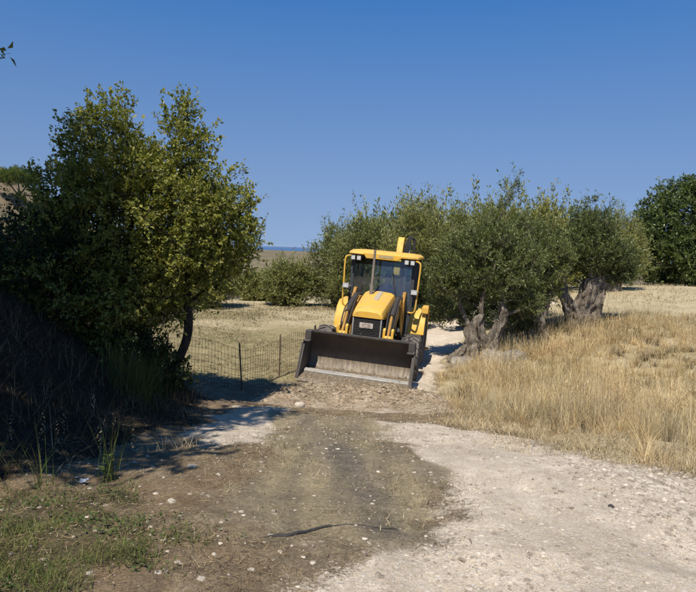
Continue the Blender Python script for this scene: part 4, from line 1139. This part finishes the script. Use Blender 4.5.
# far trees and scrub on the slope beyond the field
rngf = np.random.default_rng(77)
far_proto = None
labels_far = []
for i, (fx, fy, fs) in enumerate([(-13.5, 40, 1.0), (-10.5, 44, .9), (16.5, 41, 1.0), (-19, 47, 1.1), (7.5, 36, 1.0), (2.1, 32, 1.32), (4.7, 33, 1.4), (7.2, 30.5, 1.3), (9.2, 30, 1.2), (11.6, 34, 1.25)]):
    lab = ['far olive between the left tree and the hillside', 'far olive behind the leafy olive at the field edge', 'far olive just left of the dark carob',
           'far olive at the foot of the brown hillside', 'far olive behind the dense middle olive',
           'back-row olive rising behind the right corner of the cab roof', 'back-row olive rising behind the crown of the hollow stump olive', 'back-row olive showing above the dense middle olive',
           'back-row olive at the left shoulder of the forked olive', 'back-row olive behind the smaller pale olive'][i]
    if far_proto is None:
        far_proto = olive(fx, fy, 3.6, 3.6, lab, 81, 'olive_light', 110, L=.14, W=.045)
    else:
        c = copy_tree(far_proto); c.location = at_ground(fx, fy, -.1); c.rotation_euler = (0, 0, rngf.uniform(0, 6)); c.scale = (fs,) * 3; c['label'] = lab

# ------------------------------------------------------------------ grass, weeds, litter
def straw_material(name, cols, trans=0.25):
    return leaf_material(name, cols, trans, 0.7, 0.2, (1.15, 1.05, 0.8), 0.8)
M['straw'] = straw_material('dry straw', [(0.38, 0.295, 0.175), (0.50, 0.41, 0.26), (0.60, 0.51, 0.345), (0.68, 0.595, 0.43)])
M['russet'] = straw_material('russet dry grass', [(0.29, 0.21, 0.13), (0.40, 0.305, 0.19), (0.49, 0.39, 0.25)])
M['dull'] = straw_material('dull brown dry grass darkened for shade', [(0.03, 0.023, 0.015), (0.058, 0.044, 0.028), (0.11, 0.085, 0.054)])  # dead-grass browns darkened further so the bank reads as deep shade
M['green_blade'] = straw_material('green grass', [(0.065, 0.095, 0.022), (0.10, 0.135, 0.03), (0.14, 0.16, 0.045), (0.20, 0.19, 0.075)], .3)
M['weed_leaf'] = leaf_material('weed leaf', [(0.07, 0.105, 0.028), (0.10, 0.14, 0.038), (0.14, 0.165, 0.05)], .3, .5, .3)
M['broom'] = straw_material('broom stems', [(0.075, 0.105, 0.025), (0.13, 0.15, 0.04), (0.24, 0.24, 0.08)], .25)

def scatter(n, box, weight, rng, over=3.0):
    """n points inside box (x0, x1, y0, y1) kept with probability weight(x, y)"""
    xs = []; ys = []; got = 0
    while got < n:
        m = int(n * over); x = rng.uniform(box[0], box[1], m); y = rng.uniform(box[2], box[3], m)
        k = rng.random(m) < weight(x, y); xs.append(x[k]); ys.append(y[k]); got += k.sum()
        if got == 0: break
    x = np.concatenate(xs)[:n]; y = np.concatenate(ys)[:n]
    return np.stack([x, y, ground_z(x, y) - 0.01], -1)

def clumped(x, y, f, seed, lo=0.35):
    return np.clip(lo + 1.6 * fbm(x, y, f, 3, seed) + 0.35, 0, 1)

rg = np.random.default_rng(5)
def right_edge(y):
    return np.interp(y, [3, 5, 5.8, 7.6, 8.6, 10, 12, 14, 16, 20, 24], [6.0, 3.3, 2.65, 2.25, 1.75, 1.55, 1.75, 2.2, 2.8, 4.6, 7.0])

def tall_w(x, y):
    d = x - right_edge(y) + fbm(x, y, 1.3, 3, 71) * 0.9
    return sstep(-0.1, 0.7, d) * (1 - 0.75 * sstep(7, 13, x - 0.35 * (y - 8))) * clumped(x, y, 0.9, 72, .25) ** 1.2

def grass(name, label_mats, n, box, wf, hgt, width, rng, lean=.25, bend=.5, seg=3, hvar=None, near_scale=True):
    g = Geo(); c = scatter(n, box, wf, rng)
    N = len(c); h = hgt[0] + (hgt[1] - hgt[0]) * rng.random(N) ** 1.6
    if hvar is not None: h = h * hvar(c[:, 0], c[:, 1])
    mi = rng.integers(0, len(label_mats), N) if len(label_mats) > 1 else np.zeros(N, int)
    w = width * rng.uniform(.6, 1.3, N)
    if near_scale: w = w * np.clip(c[:, 1] / 9.0, .8, 3.0)
    for k in range(len(label_mats)):
        s = mi == k
        if s.any(): blades(g, c[s], rng.uniform(0, 6.283, s.sum()), h[s], w[s], np.abs(rng.normal(0, lean, s.sum())), np.abs(rng.normal(0, bend, s.sum())), k, seg)
    return tag(link(name, g.mesh(name, [M[q] for q in label_mats])), kind='stuff'), c, h

o, c, h = grass('tall_dry_grass', ['straw', 'straw', 'russet'], 50000, (1.2, 13, 4.6, 21), tall_w, (.14, .74), .0058, rg, .48, .65,
                hvar=lambda x, y: (0.35 + 0.65 * sstep(-.1, 1.3, x - right_edge(y))) * (1 - .62 * sstep(1.6, 4.2, x - right_edge(y))) * (0.55 + 1.0 * np.clip(fbm(x, y, .8, 3, 73) + .3, 0, 1)))
tag(o, 'tall straw-coloured dry grass right of the track', 'grass')
# bunches: blades fanning out of common roots, each bunch with its own height and tint
g = Geo(); cc = scatter(1000, (1.2, 12, 4.8, 20), lambda x, y: sstep(-.25, .6, x - right_edge(y) + fbm(x, y, 1.3, 3, 71) * .9) * (1 - .8 * sstep(5, 10, x - right_edge(y))), rg)
K = 46; bh = rg.uniform(.22, .66, len(cc)) * (0.6 + .4 * sstep(-.1, 1.0, cc[:, 0] - right_edge(cc[:, 1]))) * (1 - .4 * sstep(3, 7, cc[:, 0] - right_edge(cc[:, 1])))
tint = rg.choice(3, len(cc), p=[.55, .3, .15])
for k in range(3):
    b_ = cc[tint == k]; n_ = len(b_) * K; a = rg.uniform(0, 6.283, n_); rr = np.abs(rg.normal(0, .055, n_))
    c = np.repeat(b_, K, 0) + np.stack([np.cos(a) * rr, np.sin(a) * rr, np.zeros(n_)], -1)
    H = np.repeat(bh[tint == k], K) * rg.uniform(.45, 1.1, n_)
    blades(g, c, a + rg.normal(0, .5, n_), H, .0055 * rg.uniform(.6, 1.3, n_) * np.clip(c[:, 1] / 9, .8, 3), np.abs(rg.normal(.25, .25, n_)), np.abs(rg.normal(.5, .5, n_)), k, 4)
tag(link('grass_bunches', g.mesh('grass_bunches', [M['straw'], M['russet'], M['dull']])), 'bunches of bent dry grass among the tall straw', 'grass', kind='stuff')
# seed heads on the taller stalks
g = Geo(); c = scatter(5200, (1.2, 10, 5, 19), lambda x, y: tall_w(x, y) * sstep(.3, 1.0, x - right_edge(y)), rg); N = len(c)
hh = rg.uniform(.34, .68, N) * (1 - .3 * sstep(2.5, 6, c[:, 0] - right_edge(c[:, 1]))); a = rg.uniform(0, 6.283, N); ln = np.abs(rg.normal(0, .16, N))
blades(g, c, a, hh, np.full(N, .005), ln, ln * .4, 0, 3, .6)
top = c + np.stack([np.cos(a) * ln * 1.35 * hh, np.sin(a) * ln * 1.35 * hh, hh * (1 - .14 * ln)], -1)
for q in range(4):
    d = np.stack([np.cos(a) * .5, np.sin(a) * .5, np.ones(N)], -1) + rg.normal(size=(N, 3)) * .25
    leaves(g, top - np.array([0, 0, .02]) * q, d, rg.normal(size=(N, 3)), rg.uniform(.03, .06, N), rg.uniform(.005, .009, N), 0)
tag(link('seed_stalks', g.mesh('seed_stalks', [M['straw'], M['russet']])), 'thin seeding stalks rising out of the tall dry grass', 'grass', kind='stuff')

def rfield(x, y):
    return field_w(x, y) * sstep(0, 1.5, x - right_edge(y)) * clumped(x, y, .5, 75, .3)
o, c, h = grass('field_stubble', ['straw', 'straw', 'russet', 'straw'], 30000, (4, 30, 6, 42), lambda x, y: rfield(x, y) * (1 - .6 * sstep(25, 42, y)), (.04, .24), .008, rg, .8, .8, 3)
tag(o, 'short dry stubble over the right hand field', 'grass')
def lfield(x, y):
    return sstep(12.0, 13.2, y) * (1 - sstep(.8, 1.6, x)) * np.clip(.25 + 1.3 * fbm(x, y, .45, 3, 77) + .25, 0, 1) * (bank_edge(y) < x + 1.5)
o, c, h = grass('left_stubble', ['russet', 'russet', 'green_blade', 'dull'], 26000, (-14, 1.6, 12, 31), lfield, (.03, .13), .008, rg, .9, .8, 2)
tag(o, 'mown dry grass of the field behind the wire fence', 'grass')
o, c, h = grass('verge_grass', ['straw', 'russet', 'dull', 'straw'], 15000, (1.0, 6.5, 4.4, 12.5), lambda x, y: sstep(-.75, .0, x - right_edge(y) + fbm(x, y, 1.8, 3, 78) * .8) * (1 - sstep(.3, 1.2, x - right_edge(y))), (.02, .17), .0055, rg, .9, .9, 3)
tag(o, 'short flattened dry grass and litter on the verge beside the gravel', 'grass')
# foreground weeds at the lower left
o, c, h = grass('green_weeds', ['green_blade', 'green_blade', 'green_blade', 'green_blade', 'dull'], 19000, (-3.6, -.4, 1.6, 4.6), lambda x, y: green_w(x, y) * clumped(x, y, 2.2, 79, .1) ** 1.5, (.02, .10), .005, rg, .6, .8, 3, near_scale=False)
tag(o, 'green and yellowing low grass in the lower left corner', 'grass')
g = Geo(); c = scatter(4200, (-3.4, -.5, 1.8, 4.4), lambda x, y: green_w(x, y) * clumped(x, y, 2.4, 81, .0) ** 1.5, rg); N = len(c)
c[:, 2] += rg.uniform(.005, .06, N)
leaves(g, c, np.stack([rg.normal(size=N), rg.normal(size=N), rg.uniform(-.1, .8, N)], -1), np.stack([rg.normal(size=N) * .4, rg.normal(size=N) * .4, np.ones(N)], -1), rg.uniform(.012, .034, N), rg.uniform(.008, .02, N))
tag(link('clover', g.mesh('clover', [M['weed_leaf']])), 'small leafy green ground cover in the lower left corner', 'weeds', kind='stuff')
# dry grass and twigs of the shaded bank
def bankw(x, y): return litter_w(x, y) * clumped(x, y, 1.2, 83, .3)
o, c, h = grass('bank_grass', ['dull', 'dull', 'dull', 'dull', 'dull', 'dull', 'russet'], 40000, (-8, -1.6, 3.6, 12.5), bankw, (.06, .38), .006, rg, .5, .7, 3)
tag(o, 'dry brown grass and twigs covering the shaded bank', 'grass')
# flattened straw lying on the bare soil
g = Geo()
def soilw(x, y): return np.clip(1 - gravel_w(x, y) * 1.1, 0.02, 1) * (1 - .85 * damp_w(x, y)) * clumped(x, y, 1.6, 85, .25)
c = scatter(12000, (-2.6, 2.6, 2.4, 9.5), soilw, rg); N = len(c); c[:, 2] += .012
a = rg.uniform(0, 6.283, N)
d = np.stack([np.cos(a), np.sin(a), rg.normal(0, .10, N)], -1); L = .012 + .07 * rg.random(N) ** 2; d = d * L[:, None]
prisms(g, c, c + d, .0012, .0007)
tag(link('straw_litter', g.mesh('straw_litter', [M['russet']])), 'broken straw lying scattered over the bare soil', 'straw', kind='stuff')
o, c, h = grass('worn_grass', ['dull', 'straw', 'green_blade'], 4200, (-2.2, 1.4, 3.0, 9.2), lambda x, y: (1 - gravel_w(x, y)) * clumped(x, y, 2.6, 87, -.05) ** 1.5, (.015, .06), .005, rg, .6, .7, 2, near_scale=False)
tag(o, 'trodden short grass in the worn middle of the track', 'grass')

# ---- individual plants
def tuft(name, label, x, y, n, hgt, w, lean, bend, mat, seed, spread=.08, cat='plant', heads=False, group=None):
    rng = np.random.default_rng(seed); root = thing(name, label, cat, at_ground(x, y, 0), 0, group)
    g = Geo(); a = rng.uniform(0, 6.283, n); c = np.stack([rng.normal(0, spread, n), rng.normal(0, spread, n), np.zeros(n)], -1)
    c[:, 2] = ground_z(c[:, 0] + x, c[:, 1] + y) - root.location.z - .01
    H = hgt * rng.uniform(.55, 1.05, n); ln = np.abs(rng.normal(lean, lean * .5, n)); bd = np.abs(rng.normal(bend, bend * .5, n))
    blades(g, c, a, H, w * rng.uniform(.7, 1.2, n), ln, bd, 0, 5)
    link('leaf_blades' if heads else 'stems', g.mesh(name, [M[mat]]), root)
    if heads:
        g = Geo(); k = max(3, n // 5); i = rng.choice(n, k, replace=False)
        tip = c[i] + np.stack([np.cos(a[i]), np.sin(a[i]), np.zeros(k)], -1) * ((ln + bd)[i] * H[i])[:, None]; tip[:, 2] += H[i] * (1 - .35 * np.clip(bd[i], 0, 1.6))
        for q in range(9):
            p = tip - np.array([0, 0, .018]) * q + rng.normal(size=(k, 3)) * .008
            leaves(g, p, np.stack([np.cos(a[i]), np.sin(a[i]), np.full(k, .9)], -1) + rng.normal(size=(k, 3)) * .3, rng.normal(size=(k, 3)), np.full(k, .022), np.full(k, .005))
        tag(link('seed_heads', g.mesh(name + '_heads', [M['straw']]), root), kind='stuff')
    return root
wild = 'wild oat clumps on the shaded bank'
tuft('wild_oats', 'tall upright wild oat clump beside the leafy seedling', -1.78, 4.42, 22, .70, .006, .16, .18, 'green_blade', 91, .05, 'grass clump', True, wild)
tuft('wild_oats', 'leaning wild oat clump near the left edge, bent over the green weeds', -2.1, 4.1, 24, .55, .006, .35, .35, 'green_blade', 92, .07, 'grass clump', True, wild)
tuft('wild_oats', 'wild oat clump at the very left edge of the picture', -2.55, 4.35, 24, .45, .006, .35, .4, 'green_blade', 93, .10, 'grass clump', True, wild)
tuft('broom_bush', 'spiky green broom bush on the shaded bank below the tall tree', -2.75, 7.75, 520, .78, .007, .42, .12, 'broom', 94, .16, 'shrub')
tuft('dry_tuft', 'dry bunch of grass where the bank meets the bare soil', -1.55, 5.55, 120, .16, .005, .5, .5, 'straw', 95, .12, 'grass clump')
# leafy seedling and scrap of litter
sd = thing('seedling', 'small leafy green seedling at the edge of the shaded bank', 'plant', at_ground(-1.80, 4.42, 0))
rs = np.random.default_rng(8); g = Geo(); tube(g, curve_pts([(0, 0, 0), (.01, 0, .1), (.03, 0, .2)], 8), .004, 5); link('stem', g.mesh('stem', [M['weed_leaf']]), sd)
for q in range(13):
    g = Geo(); a = q * 2.4; hgt = .04 + .013 * q
    d = np.array([[math.cos(a), math.sin(a), .35]]); leaves(g, np.array([[.01 + .02 * q / 13, 0, hgt]]), d, np.array([[-math.cos(a) * .4, -math.sin(a) * .4, 1.0]]), [.085 - .003 * q], [.055 - .002 * q], 0, .12)
    link('leaf', g.mesh('leaf', [M['weed_leaf']]), sd)
g = Geo(); n_ = 9; uu, vv = np.meshgrid(np.linspace(-.03, .03, n_), np.linspace(-.025, .035, n_)); zz = .02 + .018 * np.sin(uu * 90 + vv * 60) * np.cos(vv * 55) + .25 * np.abs(vv)
v = np.stack([uu, vv, zz], -1).reshape(-1, 3); q = [[r * n_ + c_, r * n_ + c_ + 1, (r + 1) * n_ + c_ + 1, (r + 1) * n_ + c_] for r in range(n_ - 1) for c_ in range(n_ - 1)]
g.add(v, q); lt = link('litter_scrap', g.mesh('litter_scrap', [plain('pale blue paper', (0.30, 0.34, 0.42), .7, .2, .1)], smooth=True), None, at_ground(-1.90, 4.28, .0))
sm = lt.modifiers.new('thickness', 'SOLIDIFY'); sm.thickness = .002
tag(lt, 'crumpled pale blue paper scrap beside the leafy seedling', 'litter')

# ------------------------------------------------------------------ soil heap, stones, pipe, fence
def heap_h(x, y):
    yc = 10.45 - .10 * (x - .3) + fbm(x, x * 0, .8, 2, 101) * .5
    w = .62 + .2 * fbm(x, x * 0 + 3, 1.1, 2, 102)
    e = sstep(-1.75, -.9, x) * (1 - sstep(1.35, 2.15, x))
    d = (y - yc) / w
    return .23 * np.exp(-d * d) * e * (1 + .9 * fbm(x, y, 2.2, 4, 103)) + e * np.exp(-d * d) * fbm(x, y, 9, 4, 105) * .10
def heap_material():
    n = NT('fresh dry spoil', .95, .1)
    a = n.noise(4, 6, .7); b = n.noise(30, 5, .7)
    c = n.ramp(a, [(.3, (.29, .205, .13)), (.5, (.46, .36, .25)), (.72, (.63, .53, .39))])
    c = n.mix(.6, c, n.ramp(b, [(.3, .6), (.7, 1.25)]), 'MULTIPLY'); n.color(c)
    n.link(n.bump(b, .9, .05), n.b.inputs['Normal']); return n.m
M['spoil'] = heap_material()
hp = thing('soil_heap', 'low ridge of scraped earth and dry roots in front of the bucket', 'soil heap', at_ground(.2, 10.7, 0))
X, Y = np.meshgrid(np.linspace(-2.0, 2.4, 190), np.linspace(9.2, 12.2, 130))
H = heap_h(X, Y); Z = ground_z(X, Y) + H - .02 * (H < .012) - .012
v = np.stack([X, Y, Z], -1).reshape(-1, 3) - np.array(hp.location)
q = (np.arange(129)[:, None] * 190 + np.arange(189)[None]).reshape(-1); g = Geo(); g.add(v, np.stack([q, q + 1, q + 191, q + 190], -1))
link('ridge', g.mesh('ridge', [M['spoil']], smooth=True), hp)
rc = np.random.default_rng(15)
def heapw(x, y): return np.clip(heap_h(x, y) * 5, .03, 1) * sstep(-1.9, -1.2, x) * (1 - sstep(1.6, 2.3, x))
c = scatter(4200, (-1.9, 2.3, 9.3, 12.0), heapw, rc); c[:, 2] += np.maximum(heap_h(c[:, 0], c[:, 1]), 0)
g = Geo(); lumps(g, c - np.array(hp.location), .008 + .038 * rc.random(len(c)) ** 5, rc, 1, .75, .35)
tag(link('clods', g.mesh('clods', [M['spoil']]), hp), kind='stuff')
c = scatter(2600, (-1.9, 2.3, 9.3, 12.0), heapw, rc); c[:, 2] += np.maximum(heap_h(c[:, 0], c[:, 1]), 0) + .015; N = len(c)
g = Geo(); prisms(g, c - np.array(hp.location), c - np.array(hp.location) + rc.normal(size=(N, 3)) * np.array([.09, .06, .03]), .003, .001)
tag(link('roots', g.mesh('roots', [M['russet']]), hp), kind='stuff')

M['stone'] = plain('pale limestone', (0.45, 0.39, 0.31), .95, .1, .45, 16)
M['rock'] = bark_material('weathered grey rock', (0.20, 0.175, 0.14), (0.40, 0.35, 0.28), (0.58, 0.53, 0.45), 9)
M['dark_stone'] = bark_material('dark stone', (0.07, 0.065, 0.06), (0.13, 0.12, 0.11), (0.2, 0.18, 0.16), 14)
def clodw(x, y): return (1 - gravel_w(x, y)) * (1 - .6 * damp_w(x, y)) * clumped(x, y, 1.5, 89, .1) * (1 - .5 * litter_w(x, y))
c = scatter(5200, (-2.6, 1.3, 2.4, 8.5), clodw, rc)
g = Geo(); lumps(g, c + np.array([0, 0, .004]), .003 + .014 * rc.random(len(c)) ** 4, rc, 1, .7, .35)
n_ = NT('brown soil crumbs', .95, .1); n_.color(n_.ramp(n_.noise(6, 4), [(.3, (.08, .058, .034)), (.7, (.24, .18, .115))]))
tag(link('soil_crumbs', g.mesh('soil_crumbs', [n_.m])), 'crumbs of brown soil strewn over the worn verge', 'soil', kind='stuff')
o, c, h = grass('matted_grass', ['dull', 'dull', 'russet', 'dull'], 14000, (-2.4, 1.2, 2.4, 9.0), lambda x, y: (1 - gravel_w(x, y)) * (1 - .75 * damp_w(x, y)) * clumped(x, y, 2.0, 90, -.05) ** 1.4, (.01, .045), .004, rg, 1.1, .9, 2, near_scale=False)
tag(o, 'flattened dead grass matted on the soil left of the track', 'grass')
g = Geo()
def peb(x, y): return np.clip(.08 + gravel_w(x, y) * (clumped(x, y, 1.3, 88, .0) + 1.2 * np.exp(-((x - 2.6) / .7) ** 2 - ((y - 4.6) / .9) ** 2)), 0, 1) * (1 - .7 * litter_w(x, y))
c = scatter(17000, (-2.4, 4.6, 2.3, 9.5), peb, rc); sz = (.0035 + .019 * rc.random(len(c)) ** 5) * (1 + .8 * np.exp(-((c[:, 0] - 2.6) / .7) ** 2 - ((c[:, 1] - 4.6) / .9) ** 2))
tone = rc.random(len(c)) < .45
for k_, s_ in enumerate((tone, ~tone)): lumps(g, c[s_] + np.array([0, 0, .011]) - np.array([0, 0, .15]) * sz[s_][:, None], sz[s_], rc, 1, .6, .35, k_)
tag(link('gravel', g.mesh('gravel', [M['stone'], plain('grey-brown pebbles', (0.30, 0.25, 0.195), .95, .1, .5, 16)])), 'loose pale gravel scattered over the track', 'gravel', kind='stuff')
def stone(label, x, y, s, mat='stone', flat=.6, seed=1, extra=0.0, group=None):
    r = np.random.default_rng(seed); v, f = ico_arrays(3)
    d = 1 + .35 * fbm(v[:, 0] * 2 + seed, v[:, 1] * 2 + v[:, 2] * 1.7, 1.2, 4, seed)
    v = np.sign(v) * np.abs(v) ** .8 * d[:, None] * np.array([s * r.uniform(.9, 1.3), s * r.uniform(.8, 1.1), s * flat])
    g = Geo(); g.add(v, f)
    return tag(link('stone', g.mesh('stone', [M[mat]], smooth=True, sharp=35), None, (x, y, gz(x, y) + extra + s * flat * .35), (0, 0, r.uniform(0, 6))), label, 'stone', group)
stone('small dark stone alone on the pale gravel at the right', 1.93, 4.15, .022, 'dark_stone', .6, 2)
stone('pale stone at the left foot of the soil heap', -.72, 9.55, .09, 'stone', .55, 3, .02)
stone('larger pale stone half sunk in the left end of the soil heap', -1.0, 10.35, .13, 'stone', .5, 4, .1)
stone('pale flat stone lying on bare soil near the dry bunch of grass', -1.22, 4.75, .03, 'stone', .5, 5)
stone('whitish stone in the lower left soil beside the green weeds', -1.15, 3.95, .028, 'stone', .6, 6)
stone('big weathered pale rock leaning on the foot of the hollow stump', 3.95, 15.75, .38, 'rock', .65, 7)
stone('second pale rock right of the hollow stump, half in grass', 4.45, 15.7, .30, 'rock', .6, 8)
stone('grey rock on the track side of the hollow stump', 3.15, 15.8, .26, 'rock', .7, 9)

# half-buried black pipe across the worn patch
g = Geo(); p = curve_pts([(-.42, 3.38, 0), (-.30, 3.42, 0), (-.15, 3.52, 0), (.0, 3.57, 0), (.12, 3.58, 0), (.36, 3.60, 0)], 44)
p[:, 2] = ground_z(p[:, 0], p[:, 1]) + .006 - .010 * np.clip((p[:, 0] + .1) * 3, 0, 1) + fbm(p[:, 0], p[:, 1], 8, 2, 9) * .022
p[:, 1] += fbm(p[:, 0], p[:, 0] * 0, 9, 3, 19) * .05
tube(g, p, np.interp(p[:, 0], [-.42, -.36, -.2, 0, .36], [.005, .014, .011, .005, .004]), 10)
tag(link('black_pipe', g.mesh('black_pipe', [M['hose']], smooth=True, sharp=60)), 'half buried black plastic pipe lying across the worn track', 'pipe')

# wire fence
fp = [(-3.7, 12.25), (-2.95, 11.95), (-2.0, 11.5), (-1.42, 12.75), (-.75, 14.2)]
rust = plain('rusty fence iron', (0.12, 0.08, 0.055), .8, .2, .35, 30)
fr = thing('wire_fence', 'sagging rusty wire mesh fence left of the loader', 'fence', at_ground(-2.0, 11.5, 0)); fo = np.array(fr.location)
for i, ((x, y), (lx, ly)) in enumerate(zip(fp, [(.02, 0), (.0, .02), (-.07, 0), (.0, 0), (.02, 0)])):
    if i == 1: continue
    z0 = gz(x, y); g = Geo(); tube(g, np.array([(x, y, z0 - .1), (x + lx * .5, y + ly * .5, z0 + .42), (x + lx, y + ly, z0 + .93)]) - fo, .017, 6); link('post', g.mesh('post', [rust]), fr)
fx = np.array(fp); seg = np.concatenate([[0], np.cumsum(np.hypot(*np.diff(fx, axis=0).T))])
ss_ = np.arange(0, seg[-1], .085); wx = np.interp(ss_, seg, fx[:, 0]); wy = np.interp(ss_, seg, fx[:, 1]); wz = ground_z(wx, wy)
sag = .05 * np.sin(ss_ * 2.1) + .02 * np.sin(ss_ * 5.3)
g = Geo()
low = np.stack([wx, wy, wz + .0], -1) - fo; hi = np.stack([wx + .02 * np.sin(ss_ * 3), wy + .03 * np.sin(ss_ * 1.7), wz + .84 + sag], -1) - fo
prisms(g, low, hi, .0034, .0034)
for t in (0.02, .12, .23, .35, .48, .62, .78, .98):
    pl = low * (1 - t) + hi * t; prisms(g, pl[:-1], pl[1:], .0034, .0034)
tag(link('wire_mesh', g.mesh('wire_mesh', [rust]), fr), kind='stuff')

# ------------------------------------------------------------------ sea air between the camera and the far coast
def build_haze():
    g = Geo(); gbox(g, -150000, 150000, -60, 115000, -80, 22)
    m = bpy.data.materials.new('sea haze'); m.use_nodes = True
    t = m.node_tree; t.nodes.clear()
    o = t.nodes.new('ShaderNodeOutputMaterial'); v = t.nodes.new('ShaderNodeVolumePrincipled')
    v.inputs['Color'].default_value = (0.80, 0.88, 1.0, 1); v.inputs['Density'].default_value = 0.000008
    t.links.new(v.outputs[0], o.inputs['Volume'])
    return tag(link('haze', g.mesh('haze', [m])), kind='stuff')
build_haze()
